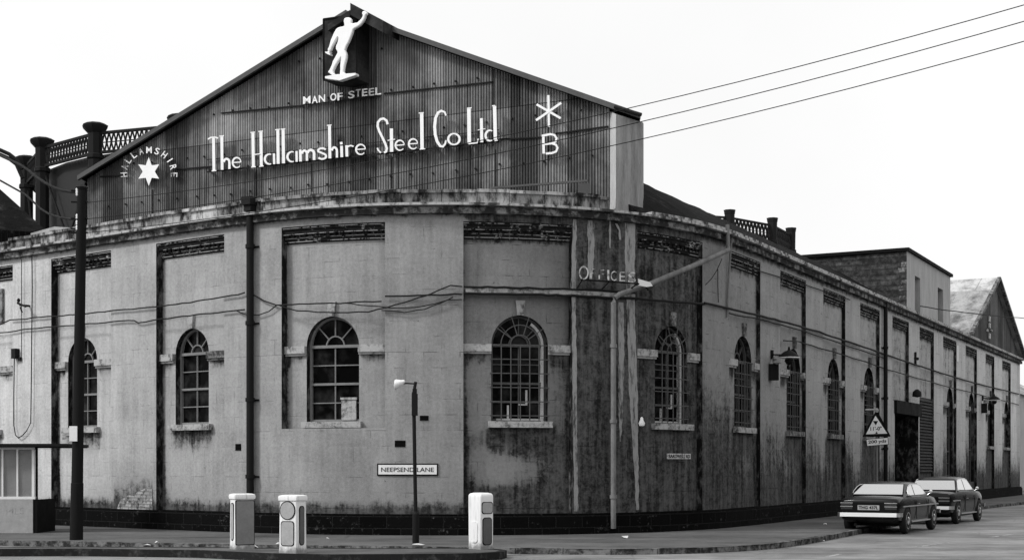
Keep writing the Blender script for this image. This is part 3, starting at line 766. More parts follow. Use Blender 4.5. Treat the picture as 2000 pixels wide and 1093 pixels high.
# ------------------------------------------------------------------ the gabled shed over the corner
GL = Vector(((160 - CX) / F * 40.8, 40.8)); GR = Vector(((1250 - CX) / F * 33.3, 33.3)); GD = (GR - GL).normalized(); GN = Vector((GD.y, -GD.x)); GW = (GR - GL).length
def gplane(px, off=0.0):
    o = GL + GN * off; t = (px - CX) / F           # (o + a GD): x = t y
    a = (t * o.y - o.x) / (GD.x - t * GD.y); return a, o.y + a * GD.y
def gp(a, h, off=0.0): p = GL + GD * a + GN * off; return Vector((p.x, p.y, h))
def gpx(px, py, off=0.0): a, z = gplane(px, off); return gp(a, hy(py, z), off)
aA, zA = gplane(686); HE, HAp = 9.77, hy(33, zA); aP, _ = gplane(1190)
def roofh(a): return HE + (HAp - HE) * (a / aA if a < aA else (GW - a) / (GW - aA))
shed = empty('gabled_shed', gp(aA, 7.0), 'big corrugated shed whose wide lettered gable rises behind the curved parapet', 'building')
g = MB(); a = .12; wave = .076; i = 0
patches = [(aA + .5, aA + 2.2, 11.2, 12.9, .30), (gplane(600)[0], gplane(770)[0], hy(205, zA) - .8, hy(205, zA) + .05, .22), (gplane(410)[0], gplane(985)[0], 8.55, 9.35, .20), (gplane(240)[0], gplane(345)[0], 7.6, 9.1, .26), (gplane(1040)[0], gplane(1110)[0], 9.0, 9.9, .16), (gplane(660)[0], gplane(745)[0], 7.2, 8.4, .26)]  # painted dark: soot, plus soft shadow beside the cabinet and below the letters
a = .2
while a < aP:
    off = -.055 * max(0, -math.cos(2 * math.pi * a / wave)) ** 1.5
    hs_ = [7.0, 7.5, 8, 8.4, 8.8, 9.2, 9.6]; top = roofh(a); L = [h for h in hs_ if h < top - .05]; h = 10.0
    K = 9; base = 7.0
    for k in range(K + 1):
        h = base + (top - base) * k / K; v = gp(a, h, off); g.v.append(v); g.uv.append((a, h))
        d = 0
        for (x0, x1, y0, y1, s_) in patches: d = max(d, s_ * sm(x0 - .5, x0 + .4, a) * sm(x1 + .5, x1 - .4, a) * sm(y0 - .5, y0 + .3, h) * sm(y1 + .5, y1 - .3, h))
        g.dirt.append(d)
    if i:
        b0 = len(g.v) - 2 * (K + 1); g.f += [(b0 + k, b0 + K + 1 + k, b0 + K + 2 + k, b0 + k + 1) for k in range(K)]
    a += wave / 8; i += 1
g.build('corrugated_gable', M['corr'], shed, smooth=80, recalc=False)
# fixing battens / sheet laps and bolt heads
for (xa, ya, xb, yb) in ((432, 221, 592, 206), (750, 183, 962, 160), (195, 345, 245, 341), (345, 331, 415, 325), (975, 272, 1060, 268), (1085, 261, 1188, 247), (1048, 222, 1048, 300)):
    if xa == xb: continue
    g = MB(); A, B = gpx(xa, ya, .03), gpx(xb, yb, .03); g.bar(A, B, .022, n=4); g.build('sheet_lap', M['black_iron'], shed)
g = MB()
for row in range(5):
    for k in range(26):
        a = .7 + k * .62 + (row % 2) * .3
        h = 7.9 + row * 1.1
        if a > aP - .2 or h > roofh(a) - .3: continue
        p = gp(a + random.uniform(-.05, .05), h + random.uniform(-.03, .03) - .0, .02); q = p + Vector((GN.x, GN.y, 0)) * .035; g.bar(p, q, .028, n=6)
g.build('bolt_head', M['black_iron'], shed)['kind'] = 'stuff'
# vertical sheet joint lines
for px, ya, yb in ((963, 135, 285), (968, 292, 366), (765, 305, 368), (609, 320, 374), (500, 330, 390), (298, 370, 418)):
    g = MB(); g.bar(gpx(px, ya, .022), gpx(px, yb, .022), .014, n=4); g.build('sheet_joint', M['black_iron'], shed)
# roof slopes, barge boards
SD = Vector((.054, .9985)); LN = 24
def back(p, L): return p + Vector((SD.x, SD.y, 0)) * L
g = MB()
for (a0, h0, a1, h1) in ((.12, HE + .06, aA, HAp), (aA, HAp, GW + .10, HE - .04)):
    p = [gp(a0, h0, .22), gp(a1, h1, .22)]; q = [back(x_, LN) for x_ in p]; dz = Vector((0, 0, .07))
    g.hexa([p[0], p[1], q[1], q[0], p[0] + dz, p[1] + dz, q[1] + dz, q[0] + dz])
g.build('roof', M['slate'], shed)
g = MB()
for (a0, h0, a1, h1) in ((.10, HE + .04, aA + .02, HAp), (aA, HAp, GW + .10, HE - .04)):
    p0, p1 = gp(a0, h0 + .09, .30), gp(a1, h1 + .09, .30); dn = Vector((0, 0, -.13)); o_ = Vector((-GN.x, -GN.y, 0)) * .08
    g.hexa([p0 + dn, p1 + dn, p1 + dn + o_, p0 + dn + o_, p0, p1, p1 + o_, p0 + o_])
g.build('barge_board', M['barge'], shed)
g = MB()
pa, pb = gp(GW - .5, roofh(GW - .5) + .02, .34), gp(GW + .16, HE - .02, .34)
g.bar(pa, pb, .045, n=8); g.build('gutter', M['black_iron'], shed)
# ridge hood above the figure
g = MB()
for (xa, ya, xb, yb, th) in ((684, 6, 748, 40, .30), (640, 48, 683, 20, .16)):
    A, B = gpx(xa, ya, .75), gpx(xb, yb, .75); o_ = Vector((-GN.x, -GN.y, 0)) * 1.2; dn = Vector((0, 0, -th))
    g.hexa([A + dn, B + dn, B + dn + o_, A + dn + o_, A, B, B + o_, A + o_])
g.build('ridge_hood', M['dark_board'], shed)
# side and back walls
g = MB()
for (p, q) in ((gp(.1, 7, 0), back(gp(.1, 7, 0), LN)), (gp(GW - .05, 7, -.3), back(gp(GW - .05, 7, -.3), LN))):
    g.add([p, q, q + Vector((0, 0, HE - 7)), p + Vector((0, 0, HE - 7))], [(0, 1, 2, 3)])
p, q, r_ = back(gp(.1, 7), LN), back(gp(GW - .05, 7), LN), back(gp(aA, HAp), LN)
g.add([p, q, q + Vector((0, 0, HE - 7)), r_, p + Vector((0, 0, HE - 7))], [(0, 1, 2, 3, 4)])
g.build('side_wall', M['corr_dk'], shed)
# rendered corner pier (return at the left painted lighter as the lit side, streaked face at the right)
g = MB()
zc = Pu(ux(1225), -.2)
def cp(px, z): return Vector(((px - CX) / F * z, z))
fl = [cp(1203, 33.0), cp(1255, 33.35), cp(1257, 34.4), cp(1190, 33.75)]
hb0, ht = 7.35, roofh(GW - .9) + .05
def pr4(Q, h): return [Vector((p.x, p.y, h)) for p in Q]
lv = [(7.35, 1.14), (7.60, 1.04), (7.9, 1.0), (9.72, 1.0)]
cc = sum(fl, Vector((0, 0))) / 4; rows = []
for h, s_ in lv: rows.append([cc + (p - cc) * s_ for p in fl])
b0 = None
for (h, s_), Q in zip(lv, rows):
    hh = [h] * 4 if h < 9 else [hy(223, 33.0), hy(239, 33.35), hy(241, 34.4), hy(217, 33.75)]
    k = len(g.v); g.v += [Vector((p.x, p.y, q)) for p, q in zip(Q, hh)]; g.uv += [(0, 0)] * 4
    if b0 is not None:
        for e in range(3): g.f.append((b0 + e, b0 + (e + 1) % 4, k + (e + 1) % 4, k + e))
    b0 = k
g.f.append((b0, b0 + 1, b0 + 2, b0 + 3)); g.uv = [(0, 0)] * len(g.v)
g.build('corner_pier', M['render_post'], shed)
g = MB(); b0 = None
for (h, s_), Q in list(zip(lv, rows))[1:]:
    hh = [h] * 2 if h < 9 else [hy(223, 33.0), hy(217, 33.75)]
    k = len(g.v); g.v += [Vector((Q[0].x, Q[0].y, hh[0])), Vector((Q[3].x, Q[3].y, hh[1]))]; g.uv += [(0, 0)] * 2
    if b0 is not None: g.f.append((b0 + 1, b0, k, k + 1))
    b0 = k
g.build('pier_return', M['render_lit'], shed)
# the leaning board and block behind the parapet at the right
g = MB(); g.bar(gpx(960, 367, .9), gpx(1148, 353, .9), .035, n=4); p = gpx(1142, 378, .9); g.box(p.x - .15, p.x + .12, p.y - .15, p.y + .15, 7.3, hy(360, p.y)); 
g.build('roof_debris', M['barge'], shed)

# ------------------------------------------------------------------ signs on the gable
def gstroke(g, pts, w, off0, off1, wf=None):
    """flat ribbon along photo-pixel points on the gable plane, width w px"""
    P = [Vector(p) for p in pts]; n = len(P); Lp, Rp = [], []
    for i in range(n):
        d = (P[min(i + 1, n - 1)] - P[max(i - 1, 0)])
        d = d.normalized() if d.length else Vector((1, 0)); nn = Vector((-d.y, d.x)); ww = w if wf is None else w * wf(i / (n - 1))
        Lp.append(P[i] + nn * ww / 2); Rp.append(P[i] - nn * ww / 2)
    vs = []
    for a, b in zip(Lp, Rp): vs += [gpx(a.x, a.y, off0), gpx(b.x, b.y, off0), gpx(b.x, b.y, off1), gpx(a.x, a.y, off1)]
    fs = [(i * 4 + k, i * 4 + 4 + k, i * 4 + 4 + (k + 1) % 4, i * 4 + (k + 1) % 4) for i in range(n - 1) for k in range(4)]
    fs += [(0, 1, 2, 3), tuple((n - 1) * 4 + k for k in (3, 2, 1, 0))]; g.add(vs, fs)
def arcp(cx, cy, rx, ry, a0, a1, n=12): return [(cx + rx * math.cos(R(a0 + (a1 - a0) * k / n)), cy - ry * math.sin(R(a0 + (a1 - a0) * k / n))) for k in range(n + 1)]
OFF0, OFF1 = .20, .30
sgn = empty('company_name_sign', gpx(690, 310, .1), 'long line of tall white letters naming the company across the corrugated gable', 'sign')
def base(x): return 333.5 - (x - 415) * .1055
def LT(strokes, mat='letter'):
    g = MB()
    for k, s_ in enumerate(strokes):
        gstroke(g, s_[0], s_[1], OFF0 + .003 * k, OFF1 + .004 * k, s_[2] if len(s_) > 2 else None)
    return g.build('letter', M[mat], sgn)
fat = lambda t: .35 + .65 * abs(2 * t - 1)
thin_mid = lambda t: .45 + .55 * math.sin(math.pi * t)
def bow(x0, x1, xh=22, a0=0, a1=360):      # round lower-case bowl
    cx = (x0 + x1) / 2; b_ = base(cx); return arcp(cx, b_ - xh / 2, (x1 - x0) / 2 - 1.3, xh / 2 - 1.3, a0, a1, 18)
def stem(x, top, w=6, bx=None): return ([(x, top), (x + .8, base(x))], w)
def serif(x, y, w=9): return ([(x - w / 2, y + .6), (x + w / 2, y - .4)], 2)
def e_(x0, x1): c = (x0 + x1) / 2; return LT([(bow(x0, x1, 22, 5, 320), 3.6, thin_mid), ([(x0 + 2, base(c) - 11), (x1 - 1.5, base(c) - 12)], 2.2)])
def n_(g, x0, x1, x_h=22): return (arcp((x0 + x1) / 2, base(x0) - x_h + 8, (x1 - x0) / 2, 7, 175, 0, 8) + [(x1, base(x1))], 4.4)
LT([stem(417, 268, 5.6), ([(406, 272), (412, 268.5), (420, 268), (426, 270)], 2.6), serif(418, 333.5, 9)])                     # T
LT([stem(433, 266, 5.4), serif(433, 265.5), n_(None, 437, 448)])                                                                # h
e_(453, 472)
LT([stem(494, 259, 5.8), serif(493.5, 258.5), serif(495, 326, 9), stem(509.5, 257, 5.8), serif(509, 256.5), serif(510.5, 324.5, 9), ([(496, 302), (509, 300.5)], 2.0)])   # H
def a_(x0, x1):
    c = (x0 + x1) / 2; return LT([(bow(x0, x1, 22, 70, 290), 4.4, thin_mid), ([(x1 - 2, base(x1) - 21), (x1 - 1.5, base(x1))], 4.4)])
a_(516, 537)
LT([stem(542.5, 253.5, 5.8), serif(542, 253)]); LT([stem(553, 252.5, 5.8), serif(552.6, 252)])
a_(560, 581)
LT([([(586.5, base(586) - 23), (587, base(586))], 5), n_(None, 590, 599.5), (arcp(607, base(600) - 14, 6.5, 7, 175, 0, 8) + [(613.5, base(613))], 5)])
def s_(x0, x1, h=22, w=3.8, up=0):
    c = (x0 + x1) / 2; b_ = base(c); rx = (x1 - x0) / 2 - 1
    return LT([(arcp(c, b_ - h * .73, rx, h * .24, 30, 230, 10)[:9] + arcp(c, b_ - h * .26, rx, h * .24, 60, -150, 10), w)])
s_(620, 638)
LT([stem(643.5, 245, 5.6), serif(643, 244.5), n_(None, 648, 658)])
LT([([(667, base(667) - 22), (667.6, base(667))], 5.4), ([(664, 280), (669, 279.5)], 5)])
LT([([(677, base(677) - 22), (677.6, base(677))], 5.4), (arcp(685, base(680) - 16, 7, 5, 170, 40, 6), 3)])
e_(694, 715)
b_ = base(747)
LT([([(757, 243), (755, 235.5), (749, 231.5), (743, 233), (738, 239), (737.5, 247), (741, 257), (748, 271), (753, 282), (755.5, 290), (754, 296), (750, 298)], 4.6), ([(737, 289), (739, 294), (744, 298.5)], 3)])
LT([([(764.3, 251), (765, base(765))], 6.4), ([(757, 274.5), (771.5, 272)], 2)])
e_(771, 791); e_(797, 817)
LT([stem(823.5, 221, 6.8), serif(822.8, 220.5, 10), serif(825, 291, 11)])
LT([([(871, 226), (868.5, 219), (862, 216.5), (855.5, 220), (850.5, 231), (848.8, 247), (850, 263), (854, 277), (860, 285.5), (865, 286.5), (869.5, 281), (871, 274)], 4.8, lambda t: .6 + .6 * math.sin(math.pi * t))])
LT([(bow(874, 899, 24), 3.8, lambda t: .65 + .5 * abs(math.cos(2 * math.pi * t)))])
LT([stem(915.7, 212, 7), serif(916.5, 211), ([(915, 280.8), (932, 279), (934, 271)], 2.6)])
LT([([(940, 231), (941, base(941))], 5.8), ([(933, 254), (948, 251.5)], 1.4)])
LT([(bow(947, 967, 23, 60, 300), 4.4, thin_mid), ([(965.8, 207), (967.5, 273)], 6.6), serif(964, 206.5, 6), serif(969, 274.5, 6)])
g = MB(); gstroke(g, [(404, 336), (975, 276.5)], 3.4, .16, .22); gstroke(g, [(404, 312), (975, 253.5)], 1.6, .05, .09); g.build('mounting_rail', M['black_iron'], sgn)
g = MB()
for k in range(24):
    x_ = 410 + k * 24.4; gstroke(g, [(x_, 336 - (x_ - 404) * .104), (x_ + .1, 330 - (x_ - 404) * .104)], 3, .0, .2)
g.build('rail_bracket', M['black_iron'], sgn)

def letter_at(text, x0, x1, yb, yt, slope=0.0, rot=0.0, parent=None, mat='letter', off=(.10, .17), bold=.035, cx=None, cy=None):
    g = MB()
    def fn(s_, t_, e):
        X_ = x0 + (x1 - x0) * s_; Y_ = yb + (yt - yb) * t_ + (X_ - x0) * slope
        if rot:
            c0 = ((x0 + x1) / 2, (yb + yt) / 2); dx, dy = X_ - c0[0], Y_ - c0[1]; ca, sa = math.cos(rot), math.sin(rot)
            X_, Y_ = c0[0] + dx * ca - dy * sa, c0[1] + dx * sa + dy * ca
        return gpx(X_, Y_, off[0] + (off[1] - off[0]) * e)
    text_into(g, text, fn, bold); return g.build('letter', M[mat], parent)
mos = empty('slogan_sign', gpx(668, 200, .1), 'small white letters reading MAN OF STEEL below the white figure', 'sign')
for ch, xa, xb, yb, mt in (('M', 592, 606.5, 203.5, 'letter'), ('A', 609, 620.5, 202.5, 'letter'), ('N', 622.5, 635, 200.5, 'letter'), ('O', 645, 657, 197.5, 'letter'), ('F', 659, 669.5, 196.5, 'letter'),
                           ('S', 680, 692.5, 193, 'letter'), ('T', 694.5, 704.5, 189.5, 'letter_worn'), ('E', 707, 717.5, 188.5, 'letter'), ('E', 720, 731, 187.5, 'letter_worn'), ('L', 733, 744.5, 185.8, 'letter')):
    letter_at(ch, xa, xb, yb, yb - 14.5, -.12, parent=mos, mat=mt, bold=.02)
g = MB(); gstroke(g, [(590, 206), (746, 187.5)], 1.6, .04, .09); g.build('mounting_rail', M['black_iron'], mos)
hal = empty('star_arc_sign', gpx(291, 345, .1), 'arc of pale worn letters reading HALLAMSHIRE around a white star', 'sign')
for k, ch in enumerate('HALLAMSHIRE'):
    a = R(184 - k * 18.8); cx_, cy_ = 291 + 49 * math.cos(a), 338 - 45 * math.sin(a)
    w = 5 if ch == 'I' else (11 if ch == 'M' else 8.5); w = 2.2 if ch == 'I' else w
    letter_at(ch, cx_ - w / 2, cx_ + w / 2, cy_ + 6.5, cy_ - 6.5, rot=R(90 - math.degrees(a)), parent=hal, mat='letter_worn' if k in (0, 1, 2, 4, 10) else 'letter', bold=.01)
star = []
for k in range(12):
    a = R(90 + 30 * k); r_ = (1.0 if k % 2 == 0 else .50); star.append((290.5 + 23.5 * r_ * math.cos(a), 335 - 28 * r_ * math.sin(a)))
g = MB(); g.prism(star, lambda x_, y_, d: gpx(x_, y_, d), .12, .22); tag(g.build('star', M['letter'], hal), 'white six-pointed star')
ast = empty('letter_b_sign', gpx(1072, 262, .1), 'white six-armed asterisk above a letter B near the right end of the gable', 'sign')
g = MB()
for k, (xa, ya, xb, yb) in enumerate(((1071, 186, 1072, 248), (1048, 204, 1095, 231), (1047, 235, 1096, 201))): gstroke(g, [(xa, ya), (xb, yb)], 4.4, .12 + .004 * k, .20 + .005 * k)
g.build('asterisk', M['letter'], ast)
g = MB(); gstroke(g, [(1061, 264), (1062, 300)], 5, .12, .20)
gstroke(g, [(1058, 265.5), (1075, 262), (1083, 264), (1087, 270), (1085, 277), (1078, 279.5), (1063, 281.5)], 4.2, .124, .205)
gstroke(g, [(1063, 281.5), (1078, 280), (1086, 283), (1089, 289), (1086, 296), (1078, 299), (1066, 300)], 4.2, .128, .21)
g.build('letter', M['letter'], ast)
# the white figure on its dark cabinet
fig = empty('figure_sign', gpx(664, 160, .3), 'white figure raising one fist in front of a tall dark cabinet below the gable peak', 'sign')
g = MB()
A = [(632, 38), (697, 29), (697, 153), (666, 160), (632, 157)]
g.prism(A, lambda x_, y_, d: gplane_pt(x_, y_, d), 0, 1) if False else None
Q = [(gplane(x_, .62)[0], hy(y_, gplane(x_, .62)[1])) for x_, y_ in A]
g.prism(Q, lambda a, h, d: gp(a, h, d), .02, .62); g.build('cabinet', M['dark_board'], fig)
g = MB()
fr = Q + [Q[0]]
for p_, q_ in zip(fr, fr[1:]): g.bar(gp(p_[0], p_[1], .63), gp(q_[0], q_[1], .63), .025, n=4)
g.build('cabinet_edge', M['black_paint'], fig)
body = [(322, 175), (326, 163), (340, 156), (360, 154), (378, 158), (388, 172), (388, 190), (386, 202), (398, 208), (420, 203), (440, 200), (458, 184), (474, 168), (486, 148), (490, 134), (482, 118), (486, 104), (500, 96), (514, 100), (526, 112), (524, 126), (514, 136), (508, 158), (498, 180), (482, 204), (462, 226), (440, 240), (418, 250), (404, 262), (396, 290), (386, 318), (374, 350), (362, 376), (346, 404), (336, 428), (331, 446), (340, 464), (346, 486), (345, 515), (337, 545), (328, 575), (322, 605), (318, 636), (330, 650), (352, 660), (352, 667), (322, 668), (290, 668), (286, 652), (289, 620), (288, 585), (292, 550), (297, 520), (298, 503), (284, 525), (268, 548), (252, 575), (238, 600), (226, 628), (230, 648), (243, 660), (240, 669), (218, 668), (200, 655), (182, 643), (182, 634), (192, 622), (203, 600), (214, 575), (222, 545), (236, 520), (252, 492), (264, 470), (262, 455), (250, 436), (250, 412), (260, 388), (270, 360), (272, 332), (266, 328), (254, 348), (240, 372), (226, 396), (214, 420), (208, 440), (200, 452), (186, 456), (178, 446), (178, 434), (188, 416), (196, 390), (204, 358), (216, 330), (228, 302), (240, 278), (252, 258), (268, 246), (290, 238), (314, 234), (326, 226), (324, 205), (320, 190)]
def zpx(p): return (600 + p[0] / 4.555, p[1] / 4.555)
g = MB(); B2 = [zpx(p) for p in body]; off = .86
Q = [(gplane(x_, off)[0], hy(y_, gplane(x_, off)[1])) for x_, y_ in B2]
cxm, cym = sum(q[0] for q in Q) / len(Q), sum(q[1] for q in Q) / len(Q)
g.prism(Q, lambda a, h, d: gp(a, h, d), .77, .832)
n_v = len(Q)                      # a rounded front: a slightly smaller outline stands 3 cm further out
def inset(Q, k):
    out = []; n = len(Q)
    for i in range(n):
        a, b, c = Vector(Q[i - 1]), Vector(Q[i]), Vector(Q[(i + 1) % n]); d = (c - a).normalized(); nn = Vector((-d.y, d.x))
        out.append(tuple(b + nn * k))
    return out
ar = sum(Q[i - 1][0] * Q[i][1] - Q[i][0] * Q[i - 1][1] for i in range(len(Q)))
Q2 = inset(Q, .022 if ar > 0 else -.022)
b0 = len(g.v); g.v += [gp(a, h, .832) for a, h in Q] + [gp(a, h, .848) for a, h in Q2]; g.uv += [(0, 0)] * (2 * n_v)
g.f += [(b0 + i, b0 + (i + 1) % n_v, b0 + n_v + (i + 1) % n_v, b0 + n_v + i) for i in range(n_v)]
g.f += [tuple(b0 + n_v + i for i in t) for t in tessellate_polygon([[Vector((q[0], q[1], 0)) for q in Q2]])]
g.build('figure', M['letter'], fig)
g = MB(); hm = [zpx(p) for p in ((158, 458), (176, 462), (182, 452), (196, 456), (192, 470), (202, 480), (196, 490), (176, 480), (158, 470))]
Q = [(gplane(x_, off)[0], hy(y_, gplane(x_, off)[1])) for x_, y_ in hm]; g.prism(Q, lambda a, h, d: gp(a, h, d), .72, .85); g.build('hammer', M['letter'], fig)
a0, a1 = gplane(634.5, .9)[0], gplane(693.5, .9)[0]; hp = hy(149.5, gplane(664, .9)[1])
g = MB(); sl = [(155, 678), (260, 660), (425, 648), (427, 666), (282, 714), (155, 696)]; Q = [(gplane(x_, .9)[0], hy(y_, gplane(x_, .9)[1])) for x_, y_ in [zpx(p) for p in sl]]
g.prism(Q, lambda a, h, d: gp(a, h, d), .72, .88); g.build('figure_base', M['letter'], fig)

# OFFICES sign on the corner pier, its lamp at the right end
of = empty('offices_sign', Fm(ux(1185), wallpt(1185, 548)[1], .5), 'projecting row of pale metal letters reading OFFICES on the dark corner pier', 'sign')
for ch, xa, xb, yb, yt in (('O', 1130.5, 1149.5, 546, 519), ('F', 1153, 1163, 543, 524), ('F', 1169, 1180, 544.5, 526), ('I', 1186, 1190, 547, 527), ('C', 1193, 1204, 548, 529), ('E', 1210, 1221, 549, 530.5), ('S', 1226.5, 1242, 551.5, 531)):
    g = MB()
    def fn(s_, t_, e, xa=xa, xb=xb, yb=yb, yt=yt):
        dd = .50 + .07 * e; u, h = wallpt(xa + (xb - xa) * s_, yb + (yt - yb) * t_, dd); return Fm(u, h, dd)
    text_into(g, ch, fn, -.005); g.build('letter', M['letter_worn'], of)
g = MB(); P = [Fm(*wallpt(x_, y_, .5), .5) for x_, y_ in ((1134, 546), (1180, 549), (1248, 554))]; g.tube(P, .018, 6)
for x_, y_ in ((1137, 547), (1190, 550), (1245, 554)): u, h = wallpt(x_, y_, .5); g.bar(Fm(u, h, .5), Fm(u + .1, h - .1, 0), .015)
g.build('mounting_rail', M['black_iron'], of)
u, h = wallpt(1261, 552, .55); c0 = Fm(u, h, .55); lmp = empty('floodlight', Fm(u, h - .1, .3), 'small white floodlight at the end of the OFFICES letters beside the sloping pipe', 'light')
g = MB(); pts = [Fm(*wallpt(x_, y_, .5), .5) for x_, y_ in ((1246, 544), (1270, 551), (1275, 558), (1263, 560), (1247, 557))]
pb = [p + Vector((NN[0].x * 0 + .02, .22, .02)) for p in pts]; n = 5; g.add(pts + pb, [(i, (i + 1) % n, n + (i + 1) % n, n + i) for i in range(n)] + [(0, 1, 2, 3, 4), (9, 8, 7, 6, 5)])
g.build('lamp_shade', M['white'], lmp)
g = MB(); g.bar(Fm(*wallpt(1262, 560, .4), .4), Fm(*wallpt(1266, 566, .0), .0), .025); g.build('bracket', M['black_iron'], lmp)

# ------------------------------------------------------------------ street name plates on the wall
def plate(xa, ya, xb, yb, text, label, inset_=(.06, .22), mat='white', edge=True, bold=.0):
    u, h = wallpt((xa + xb) / 2, (ya + yb) / 2, .03); z = Pu(u).y
    ua, ub_ = ux(xa, .03), ux(xb, .03); hh = (yb - ya) * z / F / 2
    e = empty('street_name_plate', Fm(u, h - hh, .02), label, 'sign')
    g = MB(); g.fbox(ua, ub_, h - hh, h + hh, .004, .03); g.build('plate', M[mat], e)
    if edge:
        g = MB(); t = .03
        g.fbox(ua - t, ub_ + t, h + hh, h + hh + t, .004, .026); g.fbox(ua - t, ub_ + t, h - hh - t, h - hh, .004, .026); g.fbox(ua - t, ua, h - hh, h + hh, .004, .026); g.fbox(ub_, ub_ + t, h - hh, h + hh, .004, .026)
        g.build('plate_border', M['black_paint'], e)
    g = MB(); W_ = ub_ - ua
    text_into(g, text, lambda s_, t_, e_: Fm(ua + W_ * (inset_[0] + (1 - 2 * inset_[0]) * s_), h - hh + 2 * hh * (inset_[1] + (1 - 2 * inset_[1]) * t_), .03 + .006 * e_), bold)
    g.build('lettering', M['black_paint'], e); return e
plate(739, 907, 853, 925.5, 'NEEPSEND LANE', 'white street name plate reading NEEPSEND LANE low on the pale wall behind the lamp post', (.05, .27))
M['plate_worn'] = speckle('worn_plate_enamel', .10, .55, .34, .5, 9)
plate(1304, 885, 1349, 895.5, 'BARDWELL RD', 'small chipped street name plate reading BARDWELL RD on the dark wall below the corner window', (.04, .18), 'plate_worn', False, .0)

# ------------------------------------------------------------------ gasholders
def gasholder(c, Rr, n, ph, H, label, bell_h, girder=.85, colw=.33, bellR=.8, mid=True, cap=1.0, dense=12, bar=.032):
    root = empty('gasholder', (c[0], c[1], 0), label, 'gasholder', None)
    P = [Vector((c[0] + Rr * math.cos(ph + 2 * math.pi * k / n), c[1] + Rr * math.sin(ph + 2 * math.pi * k / n))) for k in range(n)]
    for p in P:
        g = MB(); g.lathe((p.x, p.y, 0), [(colw * 1.1, 0), (colw * .95, H - 1.4), (colw * 1.15, H - 1.35), (colw * 1.15, H - 1.2), (colw * .95, H - 1.15), (colw * 1.0, H - .25 * cap), (colw * (1 + .65 * cap), H - .02), (colw * (1 + .75 * cap), H + .10), (colw * 1.2, H + .2)], 8)
        g.build('column', M['steel_dark'], root, smooth=30)
    for k in range(n):
        a, b = P[k], P[(k + 1) % n]; g = MB(); d = (b - a)
        A = lambda t, h: Vector((a.x + d.x * t, a.y + d.y * t, h)); h1, h0 = H - .25, H - .25 - girder
        for h in (h1, h0): g.bar(A(0, h), A(1, h), .085, n=4)
        g.bar(A(0, (h0 + h1) / 2), A(1, (h0 + h1) / 2), .03, n=4)
        m = dense
        for q in range(m):
            g.bar(A(q / m, h0), A((q + 1) / m, h1), bar, n=4); g.bar(A(q / m, h1), A((q + 1) / m, h0), bar, n=4)
        g.build('lattice_girder', M['steel_dark'], root)
        g = MB(); zb = H * .5
        if mid:
            g.bar(A(0, zb), A(1, h0), .05, n=4); g.bar(A(0, h0), A(1, zb), .05, n=4); g.bar(A(0, zb), A(1, zb), .09, n=4); g.build('brace', M['steel_dark'], root)
    g = MB(); g.lathe((c[0], c[1], 0), [(Rr * bellR, 0), (Rr * bellR, bell_h - .6), (Rr * bellR - .1, bell_h - .45), (Rr * bellR * .6, bell_h + .15), (.01, bell_h + .35)], 40); g.build('bell', M['bell'], root, smooth=30)
    return root
def ring_from(px1, y1, px2, y2, px3, y3, Hh):
    q = [Vector(((px - CX) * Hh / (HY - y), F * Hh / (HY - y))) for px, y in ((px1, y1), (px2, y2), (px3, y3))]
    (x1, y1), (x2, y2), (x3, y3) = q
    D = 2 * (x1 * (y2 - y3) + x2 * (y3 - y1) + x3 * (y1 - y2))
    cx = ((x1 ** 2 + y1 ** 2) * (y2 - y3) + (x2 ** 2 + y2 ** 2) * (y3 - y1) + (x3 ** 2 + y3 ** 2) * (y1 - y2)) / D
    cy = ((x1 ** 2 + y1 ** 2) * (x3 - x2) + (x2 ** 2 + y2 ** 2) * (x1 - x3) + (x3 ** 2 + y3 ** 2) * (x2 - x1)) / D
    c = Vector((cx, cy)); r = (q[0] - c).length; n = max(8, round(2 * math.pi / (2 * math.asin(min(1, (q[1] - q[0]).length / 2 / r)))))
    return c, r, n, math.atan2(q[0].y - cy, q[0].x - cx)
c, r, n, ph = ring_from(186, 250, 82, 279, 52, 312, 15.0); print('gasholder left', c, r, n)
gasholder(c, r, n, ph, 16.6, 'dark gasholder with capped columns and lattice girders behind the left end of the gable', 16.0, bellR=.96, bar=.045, dense=18)
c, r, n, ph = ring_from(1425, 417, 1507, 432, 1546, 455, 15.0); print('gasholder right', c, r, n)
gasholder(c, r, n, ph, 16.6, 'farther gasholder whose lattice rim shows above the low dark roof at the right', 14.9, bellR=.80, cap=.12, colw=.30, girder=1.0, bar=.06)

# ------------------------------------------------------------------ neighbouring buildings
# dark slated roof at the far left
lb = empty('slated_house', (-16, 45, 0), 'low building with a dark slated roof behind the parapet at the far left', 'building')
g = MB()
a, b = at(-260, 180, 44), at(-2, 366, 44); e_l, e_r = at(-260, 480, 41), at(96, 455, 43.2)
e_l.z = e_r.z; bk_r = e_r + Vector((-1.5, 9, 0)); bk_l = e_l + Vector((-1.5, 9, 0))
rd1, rd2 = at(-240, 200, 46), at(-60, 300, 46); rd2 = Vector((rd2.x, rd2.y, rd1.z)) if False else rd2
p1 = at(-2, 366, 45.5)
rr = at(-55, 320, 46.4); rl = rr + Vector((-9, -.4, .1))
g.add([e_l, e_r, rr, rl], [(0, 1, 2, 3)]); g.add([e_r, bk_r, rr], [(0, 1, 2)]); g.add([bk_r, bk_l, rl, rr], [(0, 1, 2, 3)]); g.add([e_l, rl, bk_l], [(0, 1, 2)])
g.build('roof', M['slate'], lb, recalc=False)
g = MB(); Qb = [e_l, e_r, bk_r, bk_l]
for i in range(4): p, q = Qb[i], Qb[(i + 1) % 4]; g.add([(p.x, p.y, 0), (q.x, q.y, 0), q, p], [(0, 1, 2, 3)])
g.build('wall', M['soot'], lb, recalc=False)
g = MB(); P = [at(62, 459, 38.2), at(108, 446, 38.0), at(140, 448, 37.6)]
